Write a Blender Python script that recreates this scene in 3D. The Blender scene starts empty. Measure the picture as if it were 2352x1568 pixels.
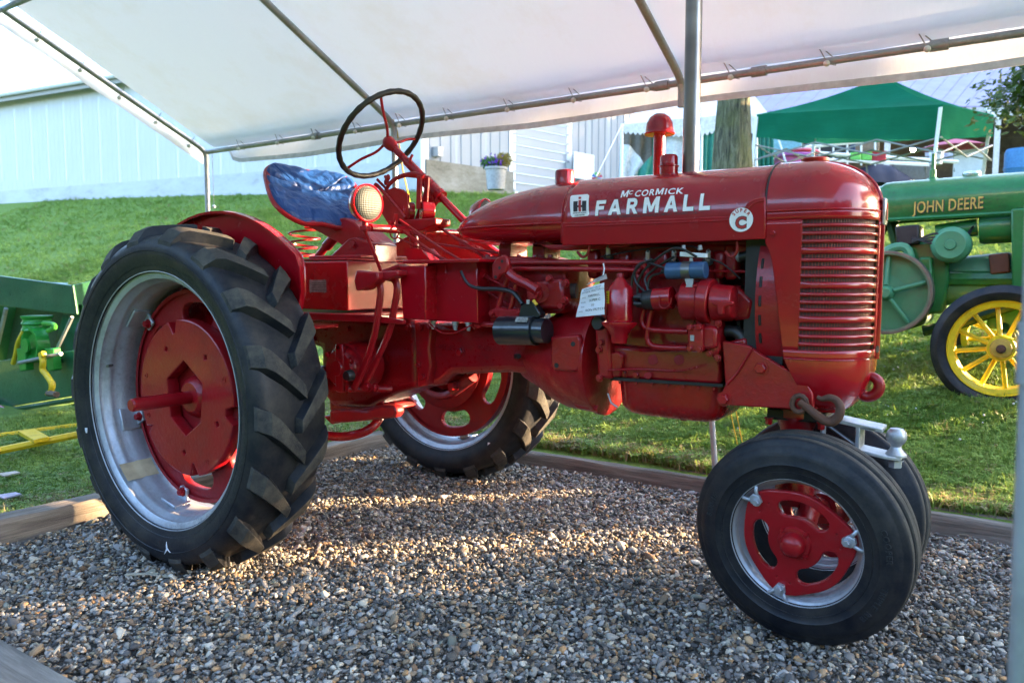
import bpy, bmesh, math, random
import numpy as np
from mathutils import Vector, Matrix, Euler, noise
random.seed(7); RNG = np.random.default_rng(7)
PI = math.pi; S = bpy.context.scene; COL = S.collection
def R(d): return math.radians(d)
# ------------------------------------------------------------------ camera
FW = Vector((-0.55994974, 0.82444509, -0.08213757)); RT = Vector((0.82706288, 0.56209719, 0.00370868)); UP = Vector((-0.04922691, 0.06585626, 0.9966141))
CC = Vector((2.64062216, -2.51844949, 1.10107725)); FP = 1766.92; PW, PH = 2352, 1568
cam = bpy.data.cameras.new('camera'); camo = bpy.data.objects.new('camera', cam); COL.objects.link(camo)
M = Matrix((RT, UP, -FW)).transposed().to_4x4(); M.translation = CC; camo.matrix_world = M
cam.sensor_width = 36; cam.lens = FP/PW*36; cam.clip_start = .05; cam.clip_end = 2000
cam.dof.use_dof = True; cam.dof.focus_distance = 2.9; cam.dof.aperture_fstop = 4.0
S.camera = camo
# ------------------------------------------------------------------ light
SUN_AZ, SUN_EL = 44.0, 11.3      # azimuth from +X towards +Y
w = bpy.data.worlds.new('World'); S.world = w; w.use_nodes = True
nt = w.node_tree; nt.nodes.clear()
sky = nt.nodes.new('ShaderNodeTexSky'); sky.sky_type = 'NISHITA'; sky.sun_disc = False
sky.sun_elevation = R(SUN_EL); sky.sun_rotation = R(90-SUN_AZ); sky.air_density = .85; sky.dust_density = 2.4; sky.ozone_density = 2.0
bg = nt.nodes.new('ShaderNodeBackground'); bg.inputs[1].default_value = .15
wo = nt.nodes.new('ShaderNodeOutputWorld'); nt.links.new(sky.outputs[0], bg.inputs[0]); nt.links.new(bg.outputs[0], wo.inputs[0])
sl = bpy.data.lights.new('sun', 'SUN'); sl.energy = 5.0; sl.angle = R(.6); sl.color = (1, .70, .40)
so = bpy.data.objects.new('sun', sl); COL.objects.link(so)
sd = Vector((math.cos(R(SUN_AZ))*math.cos(R(SUN_EL)), math.sin(R(SUN_AZ))*math.cos(R(SUN_EL)), math.sin(R(SUN_EL))))
so.rotation_euler = sd.to_track_quat('Z', 'Y').to_euler()
vs = S.view_settings; S.display_settings.display_device = 'sRGB'; vs.view_transform = 'Standard'; vs.look = 'None'; vs.gamma = 1; vs.use_curve_mapping = False
vs.exposure = 3.8
S.cycles.max_bounces = 8; S.cycles.diffuse_bounces = 4; S.cycles.transparent_max_bounces = 8
# ------------------------------------------------------------------ helpers
def P(px, py, x=None, y=None, z=None, d=None):
    v = FW*FP + RT*(px-PW/2) + UP*(PH/2-py)
    k = (x-CC[0])/v[0] if x is not None else (y-CC[1])/v[1] if y is not None else (z-CC[2])/v[2] if z is not None else d/FP
    return CC + v*k
def tag(o, label=None, cat=None, group=None, kind=None):
    if label: o['label'] = label
    if cat: o['category'] = cat
    if group: o['group'] = group
    if kind: o['kind'] = kind
    return o
def empty(name, loc=(0,0,0), rz=0, parent=None):
    o = bpy.data.objects.new(name, None); COL.objects.link(o); o.location = loc; o.rotation_euler = (0,0,rz); o.empty_display_size = .1
    if parent: o.parent = parent
    return o
def link(name, me, mat=None, parent=None, smooth=35, bev=0, seg=2, sub=0, solid=0):
    if mat and not me.materials: me.materials.append(mat)
    if smooth:
        me.polygons.foreach_set('use_smooth', [True]*len(me.polygons)); me.set_sharp_from_angle(angle=R(smooth))
    o = bpy.data.objects.new(name, me); COL.objects.link(o)
    if parent:
        o.parent = parent
        ml = Matrix.Identity(4); q = parent; chain = []
        while q: chain.append(q); q = q.parent
        for q in reversed(chain): ml = ml @ Matrix.LocRotScale(q.location, q.rotation_euler, q.scale)
        ml = ml.inverted()
        if (ml - Matrix.Identity(4)).to_3x3().determinant() != 0 or ml.translation.length > 1e-6 or ml != Matrix.Identity(4): me.transform(ml)
    if solid: m = o.modifiers.new('solid', 'SOLIDIFY'); m.thickness = solid; m.offset = 0
    if bev: m = o.modifiers.new('bevel', 'BEVEL'); m.width = bev; m.segments = seg; m.limit_method = 'ANGLE'; m.angle_limit = R(40)
    if sub: m = o.modifiers.new('sub', 'SUBSURF'); m.levels = m.render_levels = sub
    return o
def frame(d):
    d = Vector(d).normalized(); a = Vector((0,0,1)) if abs(d.z) < .95 else Vector((1,0,0))
    u = a.cross(d).normalized(); return u, d.cross(u), d
class MB:
    def __init__(s): s.v = []; s.f = []
    def add(s, vs, fs):
        n = len(s.v); s.v += [tuple(v) for v in vs]; s.f += [tuple(i+n for i in f) for f in fs]; return s
    def box(s, c, sz, rot=None):
        c = Vector(c); m = Euler(rot).to_matrix() if rot is not None else Matrix.Identity(3)
        vs = [c + m @ Vector((x*sz[0]/2, y*sz[1]/2, z*sz[2]/2)) for x in (-1,1) for y in (-1,1) for z in (-1,1)]
        return s.add(vs, [(0,1,3,2),(4,6,7,5),(0,4,5,1),(2,3,7,6),(0,2,6,4),(1,5,7,3)])
    def bb(s, a, b): return s.box([(a[i]+b[i])/2 for i in range(3)], [abs(b[i]-a[i]) for i in range(3)])
    def lathe(s, prof, o, d, n=24, close=True):   # prof: (radius, offset along d)
        u, v, d = frame(d); o = Vector(o); vs = []; fs = []; k = len(prof)
        for i in range(n):
            t = 2*PI*i/n; e = u*math.cos(t)+v*math.sin(t)
            for r, h in prof: vs.append(o + e*r + d*h)
        for i in range(n):
            j = (i+1) % n
            for q in range(k-1): fs.append((i*k+q, j*k+q, j*k+q+1, i*k+q+1))
        if close and prof[0][0] > 1e-5: fs.append(tuple(i*k for i in range(n))[::-1])
        if close and prof[-1][0] > 1e-5: fs.append(tuple(i*k+k-1 for i in range(n)))
        return s.add(vs, fs)
    def cyl(s, a, b, r, r2=None, n=20):
        a = Vector(a); b = Vector(b); r2 = r if r2 is None else r2
        return s.lathe([(r,0),(r2,(b-a).length)], a, b-a, n)
    def tube(s, pts, r, n=10, smooth=0, closed=False, flat=None):
        pts = [Vector(p) for p in pts]
        if smooth:
            q = []
            m = len(pts)
            rng = range(m) if closed else range(m-1)
            for i in rng:
                p0 = pts[(i-1) % m] if (closed or i > 0) else pts[0]; p1 = pts[i]; p2 = pts[(i+1) % m]; p3 = pts[(i+2) % m] if (closed or i+2 < m) else pts[-1]
                for k in range(smooth):
                    t = k/smooth
                    q.append(.5*((2*p1)+(p2-p0)*t+(2*p0-5*p1+4*p2-p3)*t*t+(3*p1-p0-3*p2+p3)*t**3))
            if not closed: q.append(pts[-1])
            pts = q
        m = len(pts); vs = []; fs = []; pu = None
        for i, p in enumerate(pts):
            a = pts[(i-1) % m] if (closed or i > 0) else p; b = pts[(i+1) % m] if (closed or i < m-1) else p
            d = (b-a).normalized()
            if pu is None: pu = frame(d)[0]
            u = (pu - d*pu.dot(d)).normalized(); pu = u; v = d.cross(u)
            rr = r(i/(m-1)) if callable(r) else r
            for k in range(n):
                t = 2*PI*k/n
                vs.append(p + u*math.cos(t)*rr*(flat or 1) + v*math.sin(t)*rr)
        for i in range(m if closed else m-1):
            j = (i+1) % m
            for k in range(n): fs.append((i*n+k, i*n+(k+1)%n, j*n+(k+1)%n, j*n+k))
        if not closed: fs += [tuple(range(n))[::-1], tuple((m-1)*n+k for k in range(n))]
        return s.add(vs, fs)
    def prism(s, poly, off):
        off = Vector(off); n = len(poly); vs = [Vector(p) for p in poly]; vs += [p+off for p in vs[:n]]
        return s.add(vs, [tuple(range(n)), tuple(range(2*n-1, n-1, -1))] + [(i, i+n, (i+1)%n+n, (i+1)%n) for i in range(n)])
    def pp(s, pts, y0, y1): return s.prism([P(a, b, y=y0) for a, b in pts], (0, y1-y0, 0))
    def grid(s, fn, nu, nv, cu=False):
        vs = [fn(i/(nu if cu else nu-1), j/(nv-1)) for i in range(nu) for j in range(nv)]
        fs = [(i*nv+j, ((i+1)%nu)*nv+j, ((i+1)%nu)*nv+j+1, i*nv+j+1) for i in range(nu if cu else nu-1) for j in range(nv-1)]
        return s.add(vs, fs)
    def hexb(s, p, d, r, h=None, washer=True):
        p = Vector(p); d = Vector(d).normalized(); h = h or r*.9
        if washer: s.lathe([(r*1.35,-.002),(r*1.35,.002)], p, d, 14)
        return s.lathe([(r,0),(r,h*.85),(r*.85,h)], p, d, 6)
    def ball(s, c, r, sz=(1,1,1), n=16):
        c = Vector(c)
        return s.grid(lambda u, v: c + Vector((math.cos(2*PI*u)*math.sin(PI*v)*r*sz[0], math.sin(2*PI*u)*math.sin(PI*v)*r*sz[1], math.cos(PI*v)*r*sz[2])), n, n//2+1, True)
    def mesh(s, name='part'):
        me = bpy.data.meshes.new(name); me.from_pydata(s.v, [], s.f)
        bm = bmesh.new(); bm.from_mesh(me); bmesh.ops.remove_doubles(bm, verts=bm.verts, dist=1e-5); bmesh.ops.recalc_face_normals(bm, faces=bm.faces); bm.to_mesh(me); bm.free()
        return me
    def build(s, name, mat, parent=None, **k): return link(name, s.mesh(name), mat, parent, **k)
def shape2d(loops, depth, bev=0.0, mtx=None, grow=0.0):
    cu = bpy.data.curves.new('c', 'CURVE'); cu.dimensions = '2D'; cu.fill_mode = 'BOTH'; cu.extrude = max(depth/2-bev, 1e-4); cu.bevel_depth = bev; cu.bevel_resolution = 1; cu.offset = grow
    for lp in loops:
        sp = cu.splines.new('POLY'); sp.points.add(len(lp)-1); sp.use_cyclic_u = True
        for i, p in enumerate(lp): sp.points[i].co = (p[0], p[1], 0, 1)
    o = bpy.data.objects.new('c', cu); me = bpy.data.meshes.new_from_object(o); bpy.data.objects.remove(o); bpy.data.curves.remove(cu)
    if mtx: me.transform(mtx)
    return me
def xz(y, cx=0, cz=0, flip=False):    # maps 2D (x,y) to world XZ plane at y
    return Matrix(((1,0,0,cx),(0,0,-1,y),(0,1,0,cz),(0,0,0,1)))
def circ(r, n=48, cx=0, cy=0, a0=0): return [(cx+r*math.cos(a0+2*PI*i/n), cy+r*math.sin(a0+2*PI*i/n)) for i in range(n)]
def arcwin(r0, r1, a0, a1, n=10, rd=.35):   # kidney shaped window
    a0, a1 = R(a0), R(a1); pts = []; rm = (r0+r1)/2; hw = (r1-r0)/2; e = hw/rm; b0, b1 = a0+e, a1-e
    for i in range(n+1): a = b0+(b1-b0)*i/n; pts.append((r1*math.cos(a), r1*math.sin(a)))
    for k in range(1, 6): th = PI*k/6; a = b1+e*math.sin(th); r_ = rm+hw*math.cos(th); pts.append((r_*math.cos(a), r_*math.sin(a)))
    for i in range(n+1): a = b1-(b1-b0)*i/n; pts.append((r0*math.cos(a), r0*math.sin(a)))
    for k in range(1, 6): th = PI*k/6; a = b0-e*math.sin(th); r_ = rm-hw*math.cos(th); pts.append((r_*math.cos(a), r_*math.sin(a)))
    return pts
    k = (a1-a0)*.12
    pts += [(r1*math.cos(a), r1*math.sin(a)) for a in [a0+k+(a1-a0-2*k)*i/n for i in range(n+1)]]
    rm = r0+(r1-r0)*.6; pts.append((rm*math.cos(a1), rm*math.sin(a1))); rm = r0+(r1-r0)*.35; pts.append((rm*math.cos(a1), rm*math.sin(a1)))
    pts += [(r0*math.cos(a), r0*math.sin(a)) for a in [a1-k-(a1-a0-2*k)*i/n for i in range(n+1)]]
    pts.append((rm*math.cos(a0), rm*math.sin(a0))); rm = r0+(r1-r0)*.6; pts.append((rm*math.cos(a0), rm*math.sin(a0)))
    return pts
def text_mesh(s, size, bold=0.0, align='LEFT', space=1.0, depth=0):
    cu = bpy.data.curves.new('t', 'FONT'); cu.body = s; cu.size = size; cu.offset = bold; cu.align_x = align; cu.space_character = space; cu.extrude = depth; cu.resolution_u = 3
    o = bpy.data.objects.new('t', cu); me = bpy.data.meshes.new_from_object(o); bpy.data.objects.remove(o); bpy.data.curves.remove(cu); return me
def copy_tree(o, parent=None):
    c = o.copy(); COL.objects.link(c); c.parent = parent
    for ch in list(o.children): copy_tree(ch, c)
    return c
# ------------------------------------------------------------------ materials
class NT:
    def __init__(s, name):
        s.m = bpy.data.materials.new(name); s.m.use_nodes = True; s.t = s.m.node_tree; s.b = s.t.nodes['Principled BSDF']; s.o = s.t.nodes['Material Output']
    def n(s, typ, **k):
        x = s.t.nodes.new('ShaderNode'+typ)
        for a, b in k.items(): setattr(x, a, b)
        return x
    def l(s, a, b): s.t.links.new(a, b)
    def co(s, kind='Object', scale=None):
        c = s.n('TexCoord').outputs[kind]
        if scale:
            m = s.n('Mapping'); m.inputs['Scale'].default_value = scale; s.l(c, m.inputs[0]); c = m.outputs[0]
        return c
    def noise(s, scale, detail=4, rough=.6, co=None, dist=0):
        x = s.n('TexNoise'); x.inputs['Scale'].default_value = scale; x.inputs['Detail'].default_value = detail; x.inputs['Roughness'].default_value = rough; x.inputs['Distortion'].default_value = dist
        s.l(co or s.co(), x.inputs[0]); return x.outputs[0]
    def ramp(s, fac, stops, interp='LINEAR'):
        x = s.n('ValToRGB'); x.color_ramp.interpolation = interp; e = x.color_ramp.elements
        while len(e) < len(stops): e.new(.5)
        for i, (p, c) in enumerate(stops): e[i].position = p; e[i].color = (*c, 1) if len(c) == 3 else c
        s.l(fac, x.inputs[0]); return x.outputs[0]
    def g(s, fac, a, b, pa=.35, pb=.65): return s.ramp(fac, [(pa, (a,)*3), (pb, (b,)*3)])
    def mix(s, fac, a, b, mode='MIX'):
        x = s.n('Mix', data_type='RGBA', blend_type=mode)
        for sock, val in ((x.inputs[0], fac), (x.inputs[6], a), (x.inputs[7], b)):
            if isinstance(val, (int, float)): sock.default_value = val
            elif isinstance(val, tuple): sock.default_value = (*val, 1)
            else: s.l(val, sock)
        return x.outputs[2]
    def bump(s, h, strength=.3, dist=.005, prev=None):
        x = s.n('Bump'); x.inputs['Strength'].default_value = strength; x.inputs['Distance'].default_value = dist; s.l(h, x.inputs['Height'])
        if prev: s.l(prev, x.inputs['Normal'])
        return x.outputs[0]
    def set(s, **k):
        for a, v in k.items():
            i = s.b.inputs[{'base':'Base Color','rough':'Roughness','metal':'Metallic','coat':'Coat Weight','coatr':'Coat Roughness','spec':'Specular IOR Level','normal':'Normal','trans':'Transmission Weight','emit':'Emission Color','emits':'Emission Strength','alpha':'Alpha','sheen':'Sheen Weight'}[a]]
            if isinstance(v, (int, float)): i.default_value = v
            elif isinstance(v, tuple): i.default_value = (*v, 1)
            else: s.l(v, i)
        return s
def paint(name, c, rough=.3, coat=.5, dirt=.25, bumpy=.12, dirtc=(.03,.02,.015), fade=None, bscale=60, metal=0, coatr=.08):
    t = NT(name); big = t.noise(5, 6, .65); fine = t.noise(45, 5, .7)
    c2 = tuple(x*.8 for x in c); col = t.mix(t.g(big, 0, 1), c, c2)
    if fade: col = t.mix(t.g(t.noise(9, 5, .7), 0, .6, .5, .72), col, fade)
    if dirt:
        m = t.n('Math', operation='MULTIPLY'); t.l(t.g(t.noise(3.1, 6, .7), 0, 1, .45, .75), m.inputs[0]); t.l(t.g(fine, 0, 1, .35, .75), m.inputs[1])
        m2 = t.n('Math', operation='MULTIPLY'); t.l(m.outputs[0], m2.inputs[0]); m2.inputs[1].default_value = min(1, dirt*2); col = t.mix(m2.outputs[0], col, dirtc)
    t.set(spec=.27); t.set(base=col, rough=t.g(fine, max(.05, rough-.08), rough+.14, .3, .7) if dirt else t.g(big, rough-.03, rough+.05), coat=coat, coatr=coatr, metal=metal, normal=t.bump(t.noise(bscale, 4, .6), bumpy, .004))
    return t.m
def plain(name, c, rough=.5, metal=0, var=.25, scale=20, bumpy=.05, coat=0):
    t = NT(name); t.set(base=t.mix(t.g(t.noise(scale, 5), 0, 1), c, tuple(x*(1-var) for x in c)), rough=rough, metal=metal, coat=coat, normal=t.bump(t.noise(scale*4, 3), bumpy, .004)); return t.m
RED = (.33,.0018,.008)
red = paint('red_gloss_paint', RED, .24, .55, .0, .015, bscale=12, coatr=.06); red.node_tree.nodes['Principled BSDF'].inputs['Specular IOR Level'].default_value = .35
redc = paint('red_cast_paint', (.31,.003,.008), .36, .3, .26, .45, bscale=70, fade=(.21,.014,.018))
redd = paint('red_wheel_paint', (.28,.0035,.008), .48, .1, .35, .35, bscale=50, dirtc=(.06,.045,.04), fade=(.18,.012,.015))
redo = paint('oily_red_paint', (.26,.003,.007), .3, .45, .32, .5, bscale=45, dirtc=(.012,.007,.007))
silver = paint('silver_rim_paint', (.5,.52,.56), .42, .0, .5, .3, metal=.65, dirtc=(.1,.08,.06), bscale=80)
steel = plain('weathered_steel', (.2,.2,.2), .38, .9, .35, 12)
galv = paint('galvanised_steel', (.40,.41,.43), .45, 0, .5, .2, metal=.5, dirtc=(.12,.1,.07))
dark = plain('dark_iron', (.02,.018,.018), .5, .3, .4)
rust = paint('rusty_iron', (.10,.05,.035), .7, 0, .5, .8, bscale=50, dirtc=(.22,.09,.04), metal=.2)
black = plain('black_paint', (.012,.016,.022), .28, 0, .3, 14, .12, .4)
blackrub = plain('black_rubber_trim', (.012,.012,.013), .45)
bluec = plain('blue_enamel', (.03,.09,.2), .35, 0, .3, 9)
white = plain('white_enamel', (.75,.76,.78), .4, 0, .1)
decalw = plain('white_decal', (.8,.82,.86), .3, 0, .03)
decalk = plain('black_decal', (.01,.01,.012), .35)
decalr = plain('red_decal', (.42,.02,.02), .35)
t = NT('tyre_rubber'); dm = t.g(t.noise(9, 8, .75), 0, 1, .40, .66); fine = t.noise(90, 4, .7)
t.set(base=t.mix(dm, (.005,.0065,.011), (.028,.026,.024)), rough=t.g(fine, .40, .58, .3, .7), spec=.28, normal=t.bump(fine, .25, .003)); tyre = t.m
t = NT('dusty_worn_rubber'); dm = t.g(t.noise(14, 8, .75), 0, 1, .35, .65); fine = t.noise(120, 4, .7)
t.set(base=t.mix(dm, (.018,.019,.021), (.075,.066,.052)), rough=.75, spec=.25, normal=t.bump(fine, .5, .004)); tyre_worn = t.m
# ------------------------------------------------------------------ terrain
YF = 1.23; YN = -1.6; XL = -.84
def lawn_z(x, y):
    t = y-1.35; s = math.log1p(math.exp(min(t*3, 40)))/3 if t < 12 else t
    k = 1+.035*max(0, min(40, 1.3-x))
    z = .03 + .2*s*k
    if y > 13: z -= .2*k*(y-13)*.85
    return z
# ------------------------------------------------------------------ ground
t = NT('lawn_soil'); n1 = t.noise(.55, 6, .65); n2 = t.noise(14, 5, .7)
gc = t.mix(t.g(n1, 0, 1, .35, .65), (.15,.235,.038), (.20,.29,.055)); gc = t.mix(t.g(n2, 0, 1, .3, .7), gc, (.09,.15,.028))
t.set(base=gc, rough=.9, spec=.2, normal=t.bump(n2, .8, .05)); lawn_m = t.m
xs = [-160,-110,-80,-60,-45,-36]+[-30+i*1.0 for i in range(24)]+[-6+i*.5 for i in range(10)]+[-.9,0,.7,1.4,2.1,2.9,3.66,4.3,5,6,7,8,10,12,15,19,25,35,50,80,120,160]
ys = [-160,-100,-50,-25,-12,-7,-4,-2.8,-1.67,-.9,-.1,.6,1.29,1.5,1.8,2.2,2.7,3.2,3.8,4.5,5.2,6,7,8,9,10,11,12,13,14,16,19,24,32,45,70,110,200,400]
vs_ = []; fs_ = []
for x in xs:
    for y in ys: vs_.append((x, y, lawn_z(x, y)+.02*noise.noise(Vector((x*.6, y*.6, 0))) if y > 1.3 or x < -.95 or y < -1.7 else lawn_z(x, y)))
ny = len(ys)
for i in range(len(xs)-1):
    for j in range(ny-1):
        if xs[i] >= -.91 and xs[i+1] <= 3.67 and ys[j] >= -1.68 and ys[j+1] <= 1.3: continue
        fs_.append((i*ny+j, (i+1)*ny+j, (i+1)*ny+j+1, i*ny+j+1))
me = bpy.data.meshes.new('lawn'); me.from_pydata(vs_, [], fs_); lawn = link('lawn', me, lawn_m, smooth=80); tag(lawn, kind='structure')
t = NT('gravel_bed'); t.set(base=t.mix(t.g(t.noise(60, 5, .8), 0, 1), (.06,.053,.045), (.2,.18,.15)), rough=.95, normal=t.bump(t.noise(80, 4), 1, .02))
gb = MB(); gb.add([(-.92,-1.7,-.02),(3.68,-1.7,-.02),(3.68,1.3,-.02),(-.92,1.3,-.02)], [(0,1,2,3)]); tag(gb.build('gravel_bed', t.m, smooth=0), kind='structure')
# ---- instancing through one geometry node tree per kind of stuff
def scatter(name, variants, mat, pts, rots, scales, cols, label=None):
    n = len(pts); me = bpy.data.meshes.new(name); me.vertices.add(n); me.vertices.foreach_set('co', np.asarray(pts, dtype=np.float32).ravel())
    for an, ty, arr, k in (('rot','FLOAT_VECTOR',rots,'vector'), ('scl','FLOAT_VECTOR',scales,'vector'), ('tint','FLOAT_COLOR',cols,'color')):
        a = me.attributes.new(an, ty, 'POINT'); a.data.foreach_set(k, np.asarray(arr, dtype=np.float32).ravel())
    a = me.attributes.new('pick', 'INT', 'POINT'); a.data.foreach_set('value', RNG.integers(0, len(variants), n).astype(np.int32))
    o = bpy.data.objects.new(name, me); COL.objects.link(o); me.materials.append(mat)
    g = bpy.data.node_groups.new(name+'_scatter', 'GeometryNodeTree'); g.interface.new_socket('Geometry', in_out='INPUT', socket_type='NodeSocketGeometry'); g.interface.new_socket('Geometry', in_out='OUTPUT', socket_type='NodeSocketGeometry')
    N = g.nodes.new; L = g.links.new
    gi = N('NodeGroupInput'); go = N('NodeGroupOutput'); jn = N('GeometryNodeJoinGeometry')
    for v in reversed(variants):
        oi = N('GeometryNodeObjectInfo'); oi.inputs['Object'].default_value = v; oi.inputs['As Instance'].default_value = False
        ti = N('GeometryNodeGeometryToInstance'); L(oi.outputs['Geometry'], ti.inputs[0]); L(ti.outputs[0], jn.inputs[0])
    ip = N('GeometryNodeInstanceOnPoints'); L(gi.outputs[0], ip.inputs['Points']); L(jn.outputs[0], ip.inputs['Instance']); ip.inputs['Pick Instance'].default_value = True
    def attr(nm, ty):
        x = N('GeometryNodeInputNamedAttribute'); x.data_type = ty; x.inputs[0].default_value = nm; return [q for q in x.outputs if q.enabled and q.name == 'Attribute'][0]
    L(attr('pick', 'INT'), ip.inputs['Instance Index'])
    r = N('FunctionNodeEulerToRotation'); L(attr('rot', 'FLOAT_VECTOR'), r.inputs[0]); L(r.outputs[0], ip.inputs['Rotation']); L(attr('scl', 'FLOAT_VECTOR'), ip.inputs['Scale'])
    L(ip.outputs[0], go.inputs[0])
    m = o.modifiers.new('scatter', 'NODES'); m.node_group = g
    tag(o, label, None, None, 'stuff'); return o
def src(name, me, mat):
    me.materials.append(mat); me.polygons.foreach_set('use_smooth', [True]*len(me.polygons)); return bpy.data.objects.new(name, me)
def inst_mat(name, rough, bumps, spec=.4, trans=0):
    t = NT(name); a = t.n('Attribute', attribute_type='INSTANCER', attribute_name='tint'); c = t.mix(t.g(t.noise(70 if not trans else 9, 5, .7), .0, .6, .4, .7), a.outputs[0], (.5,.5,.5) if not trans else (.08,.09,.03), 'SOFT_LIGHT' if not trans else 'MIX')
    if trans: c = a.outputs[0]
    t.set(base=c, rough=rough, spec=spec)
    if bumps: t.set(normal=t.bump(t.noise(180, 4), bumps, .002))
    if trans:
        tr = t.n('BsdfTranslucent'); t.l(c, tr.inputs[0]); mx = t.n('MixShader'); mx.inputs[0].default_value = trans; t.l(t.b.outputs[0], mx.inputs[1]); t.l(tr.outputs[0], mx.inputs[2]); t.l(mx.outputs[0], t.o.inputs[0])
    return t.m
stone_m = inst_mat('gravel_stone', .85, .3, .2)
stones = []
for k in range(9):
    bm = bmesh.new(); bmesh.ops.create_icosphere(bm, subdivisions=2, radius=1); o3 = Vector((k*7.3, 1, 2))
    planes = [(Vector((random.gauss(0,1), random.gauss(0,1), random.gauss(0,1))).normalized(), random.uniform(.45,.75)) for _ in range(9)]
    for v in bm.verts:
        for nn, dd in planes:
            e = v.co.dot(nn)-dd
            if e > 0: v.co -= nn*e*.97
        v.co *= 1+.18*noise.noise(v.co*1.3+o3)
        v.co.z *= .62; v.co.x *= 1.2
    me = bpy.data.meshes.new('stone'); bm.to_mesh(me); bm.free(); stones.append(src('stone', me, stone_m))
def gravel_pts(n, x0, x1, y0, y1, z0, z1, smin, smax):
    p = np.c_[RNG.uniform(x0,x1,n), RNG.uniform(y0,y1,n), RNG.uniform(z0,z1,n)]
    s = smin+(smax-smin)*RNG.random(n)**2.2; sc = np.c_[s*RNG.uniform(.8,1.3,n), s*RNG.uniform(.75,1.1,n), s*RNG.uniform(.75,1.15,n)]
    return p, sc
A = [gravel_pts(72000, -.82, 3.5, -1.58, 1.22, -.018, -.003, .0048, .0130), gravel_pts(31000, -.82, 3.5, -1.58, 1.22, -.004, .006, .006, .0145), gravel_pts(500, -.82, 3.4, -1.58, 1.2, .002, .008, .017, .024)]
gp = np.vstack([a[0] for a in A]); gs = np.vstack([a[1] for a in A]); n = len(gp)
for i in range(n):
    x, y = gp[i,0], gp[i,1]; gp[i,2] += .009*noise.noise(Vector((x*2.2, y*2.2, 7)))+.004
    for cx, cy, lx_ in ((0,-.81,.20),(0,.81,.20),(2.09,-.30,.13),(2.09,.30,.13)):
        if abs(x-cx) < .35 and abs(y-cy) < .3: e_ = math.hypot((x-cx)/lx_, (y-cy)/.17); gp[i,2] += .020*math.exp(-((e_-1.0)/.35)**2)
pal = np.array([(.10,.10,.105),(.16,.16,.17),(.22,.215,.21),(.075,.07,.068),(.15,.12,.09),(.30,.28,.25),(.055,.056,.062),(.24,.17,.11),(.33,.32,.30),(.13,.09,.065),(.19,.2,.22),(.12,.13,.12),(.28,.17,.09)])*np.array((1.55,1.40,1.18))
pr = np.array([16,14,9,12,11,7,10,4,4,5,8,4,1.5]); ci = RNG.choice(len(pal), n, p=pr/pr.sum())
gcol = pal[ci]*RNG.uniform(.7,1.25,(n,1)); gcol = np.c_[gcol, np.ones(n)]
rot = np.c_[RNG.normal(0,.45,n), RNG.normal(0,.45,n), RNG.uniform(0,6.28,n)]
scatter('gravel', stones, stone_m, gp, rot, gs, gcol)
# grass
grass_m = inst_mat('grass_blades', .55, 0, .35, .3)
tufts = []
for k in range(6):
    m = MB()
    for b in range(11):
        a = random.uniform(0, 6.28); r0 = random.uniform(0,.03); x, y = r0*math.cos(a*3), r0*math.sin(a*3); L_ = random.uniform(.025,.062); lean = random.uniform(.2,1.0); wd = random.uniform(.0016,.0032)
        dx, dy = math.cos(a), math.sin(a); q = []
        for i in range(4):
            tt = i/3; rr = lean*L_*tt**1.7; h = L_*(tt-.28*lean*tt*tt); ww = wd*(1-tt**2*.96); q += [(x+dx*rr-dy*ww, y+dy*rr+dx*ww, h), (x+dx*rr+dy*ww, y+dy*rr-dx*ww, h)]
        m.add(q, [(0,1,3,2),(2,3,5,4),(4,5,7,6)])
    for b in range(3):   # small clover leaves
        cx, cy, h = random.uniform(-.03,.03), random.uniform(-.03,.03), random.uniform(.015,.04)
        for j in range(3):
            a = j*2.09+b; m.add([(cx,cy,h),(cx+.009*math.cos(a-.5),cy+.009*math.sin(a-.5),h+.002),(cx+.013*math.cos(a),cy+.013*math.sin(a),h+.001),(cx+.009*math.cos(a+.5),cy+.009*math.sin(a+.5),h+.002)], [(0,1,2,3)])
    tufts.append(src('tuft', m.mesh(), grass_m))
def lawn_pts(n, x0, x1, y0, y1):
    p = np.c_[RNG.uniform(x0,x1,n), RNG.uniform(y0,y1,n)]
    return p[~((p[:,0] > -.97) & (p[:,0] < 3.8) & (p[:,1] < 1.36) & (p[:,1] > -1.7))]
gp = np.vstack([lawn_pts(26000, -1.2, 3.2, 1.36, 3.2), lawn_pts(30000, -3, 3.6, 3.2, 6.2), lawn_pts(26000, -3.6, -.95, -1.5, 2.2), lawn_pts(42000, -14, 4, 2.2, 13), lawn_pts(14000, -26, -6, 2, 12)])
d = np.hypot(gp[:,0]-2.64, gp[:,1]+2.52); z = np.array([lawn_z(a, b)+.02*noise.noise(Vector((a*.6, b*.6, 0))) for a, b in gp])
n = len(gp); s = (.85+.05*np.clip(d-4, 0, 14))*RNG.uniform(.6,1.3,n)
s *= np.where((gp[:,1] > 1.3)&(gp[:,1] < 1.46)&(gp[:,0] > -1.1), 1.35, 1)
mixv = np.array([noise.noise(Vector((a*.9, b*.9, 3)))+.5*noise.noise(Vector((a*4, b*4, 9))) for a, b in gp]); mixv = np.clip(.5+mixv*1.1+RNG.normal(0,.22,n), 0, 1)[:,None]
g0 = np.array((.13,.235,.03)); g1 = np.array((.29,.40,.08)); gcol = g0*(1-mixv)+g1*mixv
dry = (RNG.random(n) < np.where((gp[:,1] < 1.62)&(gp[:,1] > 1.3)|(gp[:,0] > -1.3)&(gp[:,1] < 1.3), .35, .035)); gcol[dry] = (.30,.24,.11)
gcol = np.c_[gcol, np.ones(n)]
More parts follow.
